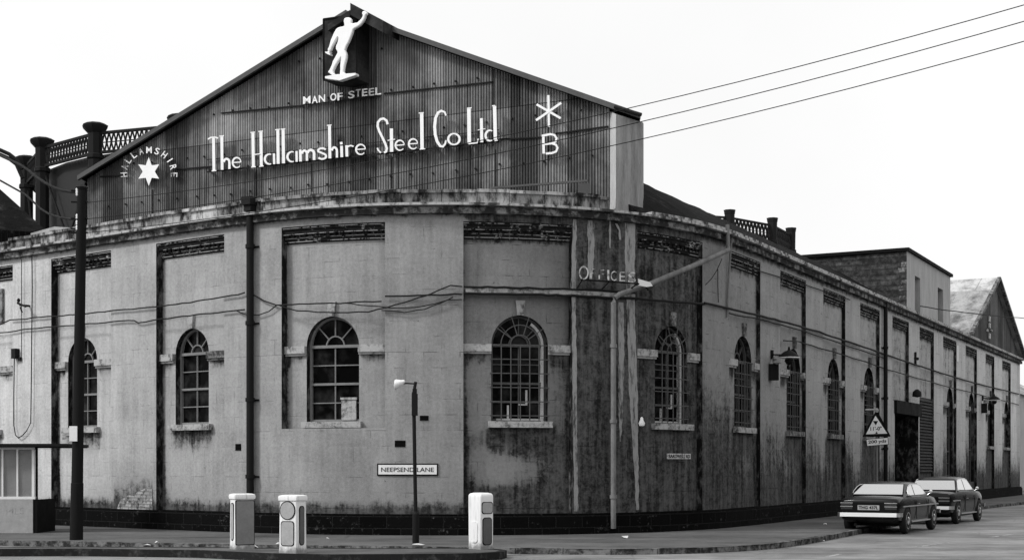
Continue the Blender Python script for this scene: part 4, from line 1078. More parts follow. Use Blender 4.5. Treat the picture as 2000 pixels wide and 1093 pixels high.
for a_, b_ in zip(P, P[1:]): g.bar(a_, b_, .06, n=4)
g.build('ridge_tile', M['render_pale'], lb)
# brick block with a pale rendered street face on the roof line
SDv = (Pu(UL) - Pu(UL - 8)).normalized(); SNv = Vector((SDv.y, -SDv.x))
def sp(px, d=0.0): p = Pu(ux(px, d), d); return Vector((p.x, p.y))
bb_ = empty('brick_block', (sp(1770).x, sp(1770).y, 7.2), 'dark brick block with a pale rendered street face and two tall window slots', 'building')
A, B = sp(1771, -.05), sp(1856, -.05); hT = hy(490, A.y); dep = -SNv * 6.3
g = MB()
def quadwall(g, A, B, h0, h1, th, holes=()):
    d = (B - A); L = d.length; d = d / L; nrm = Vector((d.y, -d.x)); xs = sorted(set([0, L] + [v for o in holes for v in o[:2]])); hs = sorted(set([h0, h1] + [v for o in holes for v in o[2:]]))
    f = lambda x_, h, o: (A.x + d.x * x_ + nrm.x * o, A.y + d.y * x_ + nrm.y * o, h)
    for xa, xb in zip(xs, xs[1:]):
        for ha, hb_ in zip(hs, hs[1:]):
            if any(o[0] < (xa + xb) / 2 < o[1] and o[2] < (ha + hb_) / 2 < o[3] for o in holes): continue
            g.add([f(xa, ha, 0), f(xb, ha, 0), f(xb, hb_, 0), f(xa, hb_, 0)], [(0, 1, 2, 3)], [(xa, ha), (xb, ha), (xb, hb_), (xa, hb_)])
    for o in holes:
        c4 = [(o[0], o[2]), (o[1], o[2]), (o[1], o[3]), (o[0], o[3])]
        for k in range(4): p_, q_ = c4[k], c4[(k + 1) % 4]; g.add([f(*p_, 0), f(*q_, 0), f(*q_, -th), f(*p_, -th)], [(0, 1, 2, 3)])
    return f
def lx(px): return (sp(px, -.05) - A).length
ho = [(lx(1787), lx(1797.5), 7.2, hy(538, sp(1790).y)), (lx(1831.5), lx(1842), 7.2, hy(561, sp(1835).y))]
f = quadwall(g, A, B, 7.2, hT, .3, ho); g.build('street_wall', M['render_pale'], bb_, recalc=False)
for o in ho:
    g = MB(); g.add([f(o[0], o[2], -.25), f(o[1], o[2], -.25), f(o[1], o[3], -.25), f(o[0], o[3], -.25)], [(0, 1, 2, 3)]); m_x = (o[0] + o[1]) / 2
    g.bar(f(m_x, o[2], -.22), f(m_x, o[3], -.22), .03, n=4); g.build('window', M['inner'], bb_, recalc=False)
g = MB(); D_, E_ = A + dep, B + dep
f2 = quadwall(g, D_, A, 7.2, hT, .3); quadwall(g, E_, D_, 7.2, hT, .3); quadwall(g, B, E_, 7.2, hT, .3)
M['brick_dk'] = speckle('dark_brick_courses', .03, .12, .40, .68, 4, brick=(.55, .21, .05, .008), coord='UV'); g.build('brick_wall', M['brick_dk'], bb_, recalc=False)
for k, (h, w) in enumerate(((8.9, .32), (8.45, .22), (8.2, .30), (7.85, .28), (9.1, .2))): g = MB(); g.add([f2((D_ - A).length - w, h, .006), f2((D_ - A).length, h, .006), f2((D_ - A).length, h + .16, .006), f2((D_ - A).length - w, h + .16, .006)], [(0, 1, 2, 3)]); g.build('quoin_patch', M['trim_dk'], bb_)
g = MB(); rim = [A + SNv * .1 - SDv * .1, B + SNv * .1 + SDv * .1, E_ - SNv * .1 + SDv * .1, D_ - SNv * .1 - SDv * .1]
g.hexa([(p.x, p.y, hT) for p in rim] + [(p.x, p.y, hT + .12) for p in rim]); g.build('coping', M['black_paint'], bb_)
# gabled corrugated shed at the far end of the row
fs_ = empty('end_shed', (sp(1940).x, sp(1940).y, 7.2), 'far corrugated shed with a pale sheeted roof and steep gable ending the row', 'building')
A, B, Cc = sp(1886, -.02), sp(1994, -.02), sp(1940, -.02); hE = hy(650, A.y); hA2 = hy(546, Cc.y); L = (B - A).length; cL = (Cc - A).length; d = (B - A) / L; nrm = Vector((d.y, -d.x))
g = MB(); k = 0; K = 140
for i in range(K + 1):
    t = L * i / K; h = hE + (hA2 - hE) * (t / cL if t < cL else (L - t) / (L - cL)); o_ = .02 if i % 2 else -.02
    for q in range(5): hh = 7.2 + (max(h, 7.25) - 7.2) * q / 4; g.v.append(Vector((A.x + d.x * t + nrm.x * o_, A.y + d.y * t + nrm.y * o_, hh))); g.uv.append((t, hh)); g.dirt.append(.1 * random.random())
    if i: b0 = len(g.v) - 10; g.f += [(b0 + q, b0 + 5 + q, b0 + 6 + q, b0 + q + 1) for q in range(4)]
g.build('gable_wall', M['corr_dk'], fs_, recalc=False)
dp = -nrm * 16
M['pale_sheet'] = speckle('pale_roof_sheets', .14, .50, .36, .58, 1.2, brick=(1.6, 1.9, .03, .08), coord='UV', bump=.2)
g = MB(); up = Vector((0, 0, .1))
for (a0, h0, a1, h1) in ((-.15, hE - .1, cL, hA2), (cL, hA2, L + .2, hE - .15)):
    p = [Vector((A.x + d.x * x_ + nrm.x * .25, A.y + d.y * x_ + nrm.y * .25, h)) for x_, h in ((a0, h0), (a1, h1))]; q = [Vector((v.x + dp.x, v.y + dp.y, v.z)) for v in p]
    g.hexa([p[0], p[1], q[1], q[0], p[0] + up, p[1] + up, q[1] + up, q[0] + up], [(0, 0), (0, 5), (16, 5), (16, 0)] * 2)
g.build('roof', M['pale_sheet'], fs_)
g = MB()
for (a0, h0, a1, h1) in ((-.2, hE - .05, cL, hA2 + .05), (cL, hA2 + .05, L + .25, hE - .1)):
    p = [Vector((A.x + d.x * x_ + nrm.x * .28, A.y + d.y * x_ + nrm.y * .28, h)) for x_, h in ((a0, h0), (a1, h1))]; g.bar(p[0], p[1], .11, n=4)
g.build('barge_board', M['trim_dk'], fs_)
g = MB()
for (x_, y0, y1) in ((1933, 619, 629), (1933, 632, 641), (1929, 643, 648), (1937, 645, 648), (1933, 652, 662)):
    u = (sp(x_, .05) - A).length; z = sp(x_).y; g.box(0, 0, 0, 0, 0, 0) if False else None
    h0, h1 = hy(y1, z), hy(y0, z); q = [A + d * (u - .16) + nrm * .04, A + d * (u + .16) + nrm * .04]; r2 = [v + nrm * .05 for v in q]
    g.hexa([(q[0].x, q[0].y, h0), (q[1].x, q[1].y, h0), (r2[1].x, r2[1].y, h0), (r2[0].x, r2[0].y, h0), (q[0].x, q[0].y, h1), (q[1].x, q[1].y, h1), (r2[1].x, r2[1].y, h1), (r2[0].x, r2[0].y, h1)])
g.build('lettering', M['letter_worn'], fs_)
# the next works beyond the end of the row
nb = empty('far_warehouse', (sp(1991).x + 6, sp(1991).y + 16, 0), 'grey warehouse beyond the end of the painted row at the right edge', 'building')
A = sp(1992) + SDv * 6 - SNv * 3; B = A + SDv * 40; g = MB(); quadwall(g, A, B, 0, 6.6, .2); quadwall(g, A - SNv * 14, A, 0, 6.6, .2); g.build('wall', M['render_pale'], nb, recalc=False)
g = MB(); p = [A + SNv * .3 - SDv * .3, B + SNv * .3, B - SNv * 14, A - SNv * 14 - SDv * .3]; mid = [(A - SNv * 7 - SDv * .3), (B - SNv * 7)]
g.add([(p[0].x, p[0].y, 6.5), (p[1].x, p[1].y, 6.5), (mid[1].x, mid[1].y, 10.4), (mid[0].x, mid[0].y, 10.4), (p[2].x, p[2].y, 6.5), (p[3].x, p[3].y, 6.5)], [(0, 1, 2, 3), (3, 2, 4, 5), (0, 3, 5)])
g.build('roof', M['pale_sheet'], nb, recalc=False)
# ------------------------------------------------------------------ telegraph pole and overhead wires
PX, PZ = 149, F * (EYE - KH) / (1053 - HY)
pt = at(160, 366, PZ); pbm = at(149, 1053, PZ)
tp = empty('telegraph_pole', (pbm.x, pbm.y, KH), 'tall dark timber telegraph pole on the pavement at the left', 'pole')
g = MB(); g.tube([Vector((pbm.x, pbm.y, KH - .05)), pbm.lerp(pt, .16), pbm.lerp(pt, .161), pbm.lerp(pt, .5), pt], .135, 14, .10); g.build('post', M['wood_pole'], tp, smooth=40)
g = MB(); g.lathe((pt.x, pt.y, pt.z), [(.11, -.05), (.13, 0), (.05, .05)], 12); g.build('pole_cap', M['black_iron'], tp)
g = MB()
for y in (373, 395, 427, 447, 455):
    q = at(159, y, PZ); g.bar(q + Vector((-.02, 0, 0)), q + Vector((-.20, -.05, 0)), .02); g.bar(q + Vector((.02, 0, 0)), q + Vector((.14, -.05, 0)), .018)
g.build('bracket', M['black_iron'], tp)
for y, s_ in ((373, -1), (379, -1), (424, -1), (436, -1), (446, -1)):
    q = at(159 + s_ * 6.5, y, PZ) + Vector((0, -.05, 0)); g = MB(); g.lathe(q, [(.02, -.05), (.035, -.03), (.03, 0), (.038, .03), (.015, .06)], 8); g.build('insulator', M['white'], tp, smooth=40)
g = MB(); q = at(143, 861, PZ - .16); g.box(q.x - .075, q.x + .085, q.y - .02, q.y, q.z, q.z + .31); thing1(g, 'pole_notice', M['white'], 'small white notice fixed to the dark telegraph pole', 'notice')
g = MB(); q = at(128, 858, PZ - .1); g.box(q.x - .06, q.x + .08, q.y - .02, q.y, q.z, q.z + .05); g.box(q.x - .06, q.x + .08, q.y - .02, q.y, q.z + .08, q.z + .13); thing1(g, 'pole_arm_plate', M['trim'], 'two short pale strips fixed beside the white notice on the pole', 'bracket')
def wire(a, b, sag, r, n=24): return [a.lerp(b, k / n) + Vector((0, 0, -sag * 4 * (k / n) * (1 - k / n))) for k in range(n + 1)]
for (ya, yb, lab) in ((396, -178, 'topmost of the three overhead wires crossing the gable and the sky'), (428, -146, 'middle of the three overhead wires crossing the gable and the sky'), (455, -103, 'lowest of the three overhead wires crossing the gable and the sky')):
    g = MB(); g.tube(wire(at(166, ya, PZ), at(2620, yb, 19), .55, 1), .0075, 6); thing1(g, 'overhead_wire', M['cable'], lab, 'wire', 'overhead wires')
# cables from the pole to the left
g = MB(); g.tube([at(x_, y_, z_) for x_, y_, z_ in ((156, 373, 29.5), (140, 375, 29.7), (122, 372, 29.9), (105, 366, 30.1), (90, 358, 30.3), (70, 345, 30.7), (56, 333, 31), (40, 322, 31.2), (-40, 285, 33), (-120, 262, 35))], .03, 8); thing1(g, 'service_cable', M['cable'], 'thick sagging cable from the top of the telegraph pole to the left', 'cable')
g = MB(); g.tube([at(x_, y_, z_) for x_, y_, z_ in ((156, 428, 29.5), (140, 428, 29.7), (118, 425, 30), (96, 418, 30.4), (80, 408, 30.8), (50, 380, 31.5), (-40, 330, 33))], .022, 8); thing1(g, 'service_cable', M['cable'], 'thinner lower cable sagging from the telegraph pole in front of the slated roof', 'cable')
g = MB()
for dy, x1 in ((0, 44), (9, 44)):
    g.tube([at(x_, y_ + dy, 62) for x_, y_ in ((-120, 262), (-60, 275), (0, 293), (18, 301), (32, 312), (x1, 330 + dy))], .085, 8)
thing1(g, 'curved_pipe', M['steel_dark'], 'pair of curved dark pipes arching down to the gasholder at the far left', 'pipe')

# ------------------------------------------------------------------ cables and fittings on the wall
def wcable(P, r, label, name='wall_cable', d=.07, mat='cable', jig=.012, grp='cables strung along the wall'):
    Q = []
    for (xa, ya), (xb, yb) in zip(P, P[1:]):
        m = max(1, int(abs(xb - xa) / 14 + abs(yb - ya) / 30))
        for k in range(m): t = k / m; Q.append((xa + (xb - xa) * t, ya + (yb - ya) * t))
    Q.append(P[-1]); V = []
    for x_, y_ in Q: u, h = wallpt(x_, y_, d); V.append(Fm(u, h + random.uniform(-jig, jig), d))
    g = MB(); g.tube(V, r, 6); return thing1(g, name, M[mat], label, 'cable', grp)
wcable([(-60, 640), (0, 634), (20, 625), (80, 619), (150, 614), (230, 605), (300, 600), (400, 586), (478, 572)], .017, 'upper of the two cables along the pale wall left of the dark drainpipe')
wcable([(-60, 655), (0, 650), (60, 641), (130, 636), (250, 625), (262, 625), (270, 630), (300, 625), (370, 616), (440, 609), (462, 606), (478, 604)], .017, 'lower of the two cables along the pale wall left of the dark drainpipe')
wcable([(492, 575), (516, 587), (540, 595), (600, 594), (680, 591), (745, 588)], .017, 'cable running level above the third arched window from the dark pipe')
wcable([(462, 607), (480, 614), (505, 615), (525, 607), (540, 596)], .013, 'short looped cable end crossing behind the dark drainpipe')
wcable([(545, 596), (580, 606), (620, 610), (680, 611), (720, 608), (755, 600), (790, 590), (830, 578), (865, 563), (880, 558), (903, 559)], .016, 'sagging cable drooping below the level one above the third arched window')
wcable([(670, 591), (720, 597), (760, 601), (810, 600), (850, 592), (875, 585), (903, 584)], .013, 'thin middle cable drooping across the pier left of the fourth arched window')
wcable([(745, 605), (790, 610), (830, 603), (860, 592), (885, 580)], .013, 'lowest drooping cable loop across the pier left of the fourth arched window')
wcable([(752, 578), (800, 577), (903, 574)], .02, 'short straight cable above the drooping ones on the pale pier')
wcable([(906, 560), (1000, 561), (1060, 563), (1117, 564), (1180, 566), (1240, 572)], .024, 'upper cable along the ledge above the fourth arched window', d=.03)
wcable([(906, 573), (960, 574), (1040, 575), (1117, 577), (1180, 581), (1245, 583), (1300, 588), (1375, 593)], .030, 'lower cable along the ledge above the fourth arched window', d=.04)
g = MB(); g.fbox(X[905] + .05, ux(1240), 5.44, 5.56, -.30, .015); thing1(g, 'wall_ledge', M['trim'], 'narrow pale ledge between two cables above the fourth arched window', 'ledge')
wcable([(1376, 592), (1420, 601), (1500, 620), (1600, 648), (1700, 682), (1800, 716), (1900, 747), (1990, 769)], .030, 'thick upper cable along the street wall from the corner to the far end')
wcable([(1424, 612), (1500, 627), (1600, 656), (1700, 690), (1730, 700)], .018, 'thin cable just below the thick upper one on the street wall', d=.06)
wcable([(1530, 664), (1560, 667), (1625, 686), (1693, 707), (1735, 722), (1800, 740), (1860, 757), (1925, 773), (1990, 790)], .018, 'lower thin cable looping over the arch keystones of the street wall', d=.06)
wcable([(1425, 512), (1480, 528), (1560, 552), (1660, 585)], .014, 'thin cable just under the brick heads of the street bays', d=.05)
wcable([(1798, 598), (1850, 606), (1900, 612), (1960, 618), (2060, 626)], .02, 'thin cable crossing the pale rendered block and the end shed', d=.9)
wcable([(1403, 590), (1402, 560), (1402, 525)], .012, 'thin upright cable under the sloping pipe', d=.05)
wcable([(1378, 556), (1390, 543), (1400, 528), (1410, 505)], .010, 'thin slanting stay under the upper end of the sloping pipe', d=.12)
wcable([(62, 470), (63, 560), (62, 650), (61, 760), (60, 825), (52, 840), (44, 850), (36, 854), (30, 848), (27, 830), (27, 770), (28, 700)], .014, 'long cable hanging in a loop down the pale wall at the far left', 'hanging_cable')
wcable([(42, 505), (42, 600), (42, 700)], .010, 'thin straight cable beside the bracket at the far left', 'hanging_cable')
g = MB(); u, h = wallpt(28, 690, .1); g.fbox(u - .09, u + .09, h - .13, h + .13, 0, .14); g.fbox(u + .10, u + .2, h - .2, h - .1, 0, .06); thing1(g, 'junction_box', M['black_iron'], 'small black junction box with a hanging cable on the pale wall at the far left', 'box')
g = MB(); u, h = wallpt(45, 596, .2); g.bar(Fm(u, h, 0), Fm(u, h, .3), .03); g.bar(Fm(u - .1, h + .06, .3), Fm(u + .2, h - .05, .25), .03); g.bar(Fm(u + .02, h - .05, .3), Fm(u + .04, h - .2, .25), .02); g.lathe(Fm(u - .05, h + .08, .3), [(.03, 0), (.05, .05), (.02, .1)], 8)
thing1(g, 'cable_bracket', M['black_iron'], 'small iron cable bracket high on the pale wall at the far left', 'bracket')
g = MB(); u, h = wallpt(1254, 824, .1); q = Fm(u, h, .09); g.lathe(q, [(.01, -.1), (.06, -.08), (.075, -.02), (.04, .05), (.035, .1), (.01, .12)], 10); thing1(g, 'bulkhead_lamp', M['white'], 'tiny white lamp on the dark wall left of the corner window sill', 'lamp', smooth=40)

# street lamps on brackets along the street wall
def wall_lamp(px0, y0, px1, y1, s_, label):
    u0_, h0 = wallpt(px0, y0, .05); r = empty('wall_lantern', Fm(u0_, h0 - .5, .05), label, 'lamp', 'lanterns on brackets along the street wall')
    a = Fm(u0_, h0, .03); b = at(px1, y1, a.y - .75)
    g = MB(); g.bar(a, b, .028 * s_); g.bar(a + Vector((0, 0, -.12)), a + Vector((0, 0, .12)), .05); g.bar(a + Vector((0, 0, -.3)), a.lerp(b, .5), .014); g.build('bracket', M['black_iron'], r)
    g = MB(); q = a + Vector((.02, -.1, -.42)); g.box(q.x - .13, q.x + .13, q.y - .1, q.y + .1, q.z - .28, q.z + .16); g.build('control_box', M['black_iron'], r)
    g = MB(); g.lathe(b, [(.02, .22), (.04, .13), (.13, .09), (.22, .02), (.27, -.05), (.28, -.07), (.26, -.07)], 20); g.build('lamp_shade', M['black_iron'], r, smooth=30)
    g = MB(); g.lathe(b, [(.282, -.08), (.282, -.06), (.16, -.068)], 20); g.build('shade_rim', M['white'], r)
    g = MB(); g.lathe(b, [(.10, -.10), (.12, -.16), (.07, -.24), (.01, -.26)], 14); g.build('bulb', M['glass'], r, smooth=40)
    g = MB(); g.lathe(a.lerp(b, .3) + Vector((0, 0, -.06)), [(.01, -.2), (.12, -.16), (.13, -.05), (.05, .04)], 10); g.build('side_lamp', M['trim'], r, smooth=40)
wall_lamp(1509, 692, 1541, 693, .8, 'nearer bracket lantern with a white-rimmed shade over the bay after the corner')
wall_lamp(1920, 777, 1942, 778, 1, 'farther bracket lantern with a wide shade toward the end of the street')
g = MB(); q = Fm(*wallpt(1791, 765, .3), .3); g.bar(q, Fm(*wallpt(1789, 765, 0), 0), .03); g.lathe(q, [(.05, .1), (.16, .0), (.18, -.16), (.02, -.2)], 10); thing1(g, 'door_lamp', M['black_iron'], 'small dark lamp on the pier above the wide dark doorway', 'lamp', smooth=40)
g = MB(); q = Fm(*wallpt(1788, 700, .04), .04); g.bar(q + Vector((0, 0, -.25)), q + Vector((0, 0, .25)), .045); g.bar(q + Vector((-.12, 0, 0)), q + Vector((.12, .05, 0)), .06); thing1(g, 'tie_plate', M['black_iron'], 'small black cross-shaped tie plate high on the pier beyond the drainpipe', 'tie plate')
g = MB(); u, h = wallpt(1871, 690, .03); g.fbox(u - .12, u + .12, h - .35, h + .35, .004, .03); thing1(g, 'wall_sign', M['white'], 'small upright white sign high on the far pale piers', 'sign')

# ------------------------------------------------------------------ short street lamp post
lz = F * (EYE - KH) / (1063 - HY); lb_ = at(812, 1063, lz); lb_.z = KH; L0 = lambda px, y, dz=0: at(px, y, lz + dz)
lp = empty('lamp_post', (lb_.x, lb_.y, KH), 'short thin black lamp post with a white lamp in front of the NEEPSEND LANE plate', 'street lamp')
g = MB(); a = L0(812, 1064); b = L0(812, 1003); g.tube([Vector((a.x, a.y, KH - .02)), L0(812, 1058), b], .066, 14)
g.lathe(b, [(.066, 0), (.05, .03), (.036, .05)], 14); g.build('lamp_base', M['black_iron'], lp, smooth=40)
g = MB(); g.tube([b, L0(810, 900), L0(808.5, 800), L0(808, 765)], .036, 12); g.tube([L0(808, 768), L0(812, 745)], .03, 8); g.build('shaft', M['black_iron'], lp, smooth=40)
g = MB(); q = L0(810, 811); g.box(q.x - .055, q.x + .055, q.y - .06, q.y + .06, q.z, q.z + .42); q = L0(812, 768); g.box(q.x - .06, q.x + .02, q.y - .05, q.y + .05, q.z, q.z + .09); g.build('control_box', M['black_iron'], lp)
g = MB(); g.tube([L0(812, 749), L0(795, 748), L0(784, 748.5)], .014, 8); g.build('arm', M['black_iron'], lp)
g = MB(); c = L0(778, 749); prof = [(.0, -.13), (.035, -.115), (.06, -.04), (.10, .04), (.098, .07), (.0, .085)]
g.lathe(c, [(r_, -z_) for r_, z_ in prof], 16, axis='x'); 
for v in g.v: dx = v.x - c.x; v.z -= dx * -.35
g.build('lamp_head', M['white'], lp, smooth=50)

# ------------------------------------------------------------------ traffic bollards on the island
def rrect(x0, x1, z0, z1, r, n=5):
    P = []
    for cx_, cz_, a0 in ((x1 - r, z1 - r, 0), (x0 + r, z1 - r, 90), (x0 + r, z0 + r, 180), (x1 - r, z0 + r, 270)):
        P += [(cx_ + r * math.cos(R(a0 + 90 * k / n)), cz_ + r * math.sin(R(a0 + 90 * k / n))) for k in range(n + 1)]
    return P
M['panel'] = plain('bollard_grey_panel', .36, .35, 6); M['panel_dk'] = plain('bollard_dark_panel', .11, .4, 6); m_, g_ = newmat('white_bollard_shell'); _o = g_.coord(); _s = g_.n('ShaderNodeSeparateXYZ'); g_.put(_s.inputs[0], _o)
_a = g_.noise(_o, 6, 8, .7); _b = g_.noise(g_.scale(_o, 14, 14, 1.6), 1, 6, .7)
_c = g_.m('MULTIPLY', .80, g_.m('SUBTRACT', 1, g_.m('MULTIPLY', g_.mr(_b, .48, .75), .45)))
_c = g_.mix(g_.mr(g_.m('SUBTRACT', g_.m('MULTIPLY', _a, .34), _s.outputs[2]), .02, .16, 0, .75), _c, .08)
g_.finish(_c, .6, .2, 0, _a, .005, .3); M['boll'] = m_; M['boll_g'] = plain('grey_bollard_plate', .22, .35, 5)
def bollard(px, y, label, rz, style):
    p = onground(px, y, .13); w, d, H = .36, .30, 1.0
    r = empty('traffic_bollard', (p.x, p.y, .13), label, 'bollard', 'illuminated bollards on the traffic island', rz)
    sect = lambda h, s_: [(x_ * s_, y_ * s_, h) for x_, y_ in rrect(-w / 2, w / 2, -d / 2, d / 2, .025, 3)]
    g = MB(); lv = [(0, 1.06), (.04, 1.05), (.12, 1.02), (.9, .985), (.90, .985)]
    if style == 3: lv = [(0, 1.0), (.05, .99), (.5, 1.0), (.93, 1.02), (.97, 1.0), (1.0, .9), (1.015, .6)]
    rows = []
    for h, s_ in lv: k = len(g.v); g.add(sect(h, s_), []); rows.append(k)
    n = 16
    for k0, k1 in zip(rows, rows[1:]): g.f += [(k0 + i, k0 + (i + 1) % n, k1 + (i + 1) % n, k1 + i) for i in range(n)]
    g.f.append(tuple(rows[-1] + i for i in range(n))); g.build('shell', M['boll'], r, world=False, smooth=45)
    if style != 3:
        g = MB(); rows = []
        for h, s_ in ((.905, 1.10), (.955, 1.13), (.985, 1.08), (1.0, .8)): k = len(g.v); g.add(sect(h, s_), []); rows.append(k)
        for k0, k1 in zip(rows, rows[1:]): g.f += [(k0 + i, k0 + (i + 1) % n, k1 + (i + 1) % n, k1 + i) for i in range(n)]
        g.f.append(tuple(rows[-1] + i for i in range(n))); g.f.append(tuple(rows[0] + n - 1 - i for i in range(n))); g.build('lid', M['boll'], r, world=False, smooth=45)
    def panel(side, P, mat, dark=True):
        # side: 'f' -y face, 'r' +x face, 'l' -x face
        for k, (grow, off0, off1, mt, nm) in enumerate(((.013, -.02, .010, 'black_paint', 'panel_frame'), (0, -.018, .014, mat, 'panel'))):
            if k == 0 and not dark: continue
            cx_ = sum(p_[0] for p_ in P) / len(P); cz_ = sum(p_[1] for p_ in P) / len(P)
            Q = [(p_[0] + math.copysign(grow, p_[0] - cx_), p_[1] + math.copysign(grow, p_[1] - cz_)) for p_ in P]
            g = MB()
            if side == 'f': fn = lambda a_, b_, e_: Vector((a_, -d / 2 - e_, b_))
            elif side == 'r': fn = lambda a_, b_, e_: Vector((w / 2 + e_, a_, b_))
            else: fn = lambda a_, b_, e_: Vector((-w / 2 - e_, a_, b_))
            g.prism(Q, fn, off0, off1); g.build(nm, M[mt], r, world=False)
    circ = [(.145 * math.cos(2 * math.pi * k / 28), .735 + .145 * math.sin(2 * math.pi * k / 28)) for k in range(28)]
    if style == 1:
        panel('l', rrect(-.065, .065, .17, .82, .06), 'panel'); panel('f', rrect(-.165, .165, .09, .87, .02, 2), 'boll_g'); panel('r', rrect(-.06, .06, .17, .82, .06), 'panel_dk')
    elif style == 2:
        panel('f', circ, 'panel'); panel('f', rrect(-.125, .125, .14, .54, .05), 'panel'); panel('r', rrect(-.06, .06, .15, .80, .06), 'panel_dk'); panel('l', rrect(-.06, .06, .15, .80, .06), 'panel')
    else:
        panel('r', rrect(-.115, .115, .65, .84, .05), 'panel'); panel('r', rrect(-.095, .095, .09, .56, .06), 'panel_dk'); panel('f', rrect(-.10, .10, .12, .5, .06), 'boll', False)
    return r
bollard(472, 1072, 'leftmost bollard with a grey flat plate facing right and a narrow slot panel', R(-57 + 90 - 3), 1) if False else bollard(473, 1071, 'leftmost bollard with a grey flat plate on its wide side and a narrow slot panel', R(30), 1)
bollard(572, 1079, 'middle bollard with a round panel above a square panel on its front', R(-27), 2)
bollard(939, 1071, 'rightmost bollard with a rounded top and a dark upright panel below a small square one', R(-50), 3)

# ------------------------------------------------------------------ height warning sign
sz = 43.0; rs = empty('height_limit_sign', at(1713, 912 + F * (EYE - KH) / sz, sz), 'triangular height limit sign with a 200 yds plate on a post behind the cars', 'road sign')
up_ = lambda px, y, e: at(px, y, sz) + Vector((-.03, -.10, 0)).normalized() * e
def sprism(P, e0, e1, mat, name):
    z3 = [(p_[0], p_[1]) for p_ in P]; g = MB(); g.prism(z3, lambda x_, y_, e: at(x_, y_, sz) + Vector((0, -e, 0)), e0, e1); return g.build(name, M[mat], rs)
sprism([(1711, 800), (1712, 800), (1738.5, 850.5), (1738, 852), (1685, 852.5), (1684.5, 851)], .03, .05, 'black_paint', 'sign_border')
sprism([(1709, 811), (1732, 846), (1690.5, 847.5)], .052, .058, 'white', 'sign_face')
sprism([(1704, 821.5), (1714, 821.5), (1709.5, 830)], .059, .063, 'black_paint', 'arrow')
sprism([(1708.5, 846.5), (1711, 842), (1713.5, 846)], .059, .063, 'black_paint', 'arrow')
def stext(t, xa, xb, yb, yt, sl=0):
    g = MB(); text_into(g, t, lambda s_, t_, e: at(xa + (xb - xa) * s_, yb + (yt - yb) * t_ + sl * s_, sz) + Vector((0, -.0595 - .004 * e, 0)), .02); g.build('lettering', M['black_paint'], rs)
stext("11'-0\"", 1699, 1721, 840.5, 833, -1)
sprism([(1690.5, 857), (1733.5, 853), (1735, 867.5), (1692, 871)], .03, .05, 'black_paint', 'plate_border')
sprism([(1691.5, 858), (1732.5, 854.2), (1733.8, 866.6), (1693, 870)], .052, .058, 'white', 'plate')
stext('200 yds', 1695, 1730, 867.5, 859.5, -2.6)
g = MB(); a = at(1713, 806, sz); b = at(1713, 1000, sz); b.z = KH; g.tube([b, a], .035, 8); g.build('post', M['grey_iron'], rs)
g = MB(); a = at(1690, 799.5, sz); b = at(1712, 799.5, sz); g.bar(a, b, .03, n=6); g.lathe(b + Vector((0, -.02, 0)), [(.05, -.08), (.06, 0), (.03, .05)], 8); g.build('sign_lamp', M['trim'], rs)

# ------------------------------------------------------------------ bus shelter at the left edge
bz = F * (EYE - KH) / (1040 - HY); bs = empty('bus_shelter', at(0, 1040, bz), 'small bus shelter with white framed panes and a grey lower wall at the left edge', 'bus shelter')
def bx_(xa, xb, ya, yb, z0, z1, mat, name, sub=None):
    a, b = at(xa, yb, bz), at(xb, ya, bz); g = MB(); g.box(a.x, b.x, bz + z0, bz + z1, a.z, b.z); return g.build(name, M[mat], sub or bs)
bx_(-220, 64, 974, 1040, 0, .1, 'panel', 'lower_wall')
bx_(64.5, 72, 975, 1040, .02, 1.3, 'black_paint', 'end_wall')
bx_(-230, 135, 866, 871.5, -.25, 1.5, 'black_iron', 'canopy_roof')
bx_(-230, 135, 871.6, 873, -.15, 1.4, 'black_paint', 'canopy_soffit')
M['pane_grey'] = plain('dusty_pane', .22, .3, 2, rough=.3, spec=.4)
for k, (xa, xb) in enumerate(((-92, -60), (-58, -28), (-26, 3), (6, 32), (35, 62))): bx_(xa, xb, 876, 969, .04, .055, 'pane_grey', 'pane')
g = MB()
for xa, xb, ya, yb in ((-220, 66, 873, 877), (-220, 68, 969, 974), (3, 6, 877, 969), (32, 35, 877, 969), (62, 67, 877, 969), (-28, -26, 877, 969), (-60, -58, 877, 969)):
    a, b = at(xa, yb, bz), at(xb, ya, bz); g.box(a.x, b.x, bz + .0, bz + .09, a.z, b.z)
g.build('frame', M['white'], bs)
g = MB(); a = at(70, 1040, bz + .9); g.box(a.x - .03, a.x + .03, bz + .9, bz + .96, KH, 2.1); g.build('rear_post', M['black_iron'], bs)
g = MB(); text_into(g, 'MLS', lambda s_, t_, e: at(12 + 34 * s_, 1004 + -12 * t_ - 2 * s_, bz) + Vector((0, -.001 - .003 * e, 0)), -.02); g.build('chalk_scrawl', M['trim'], bs)

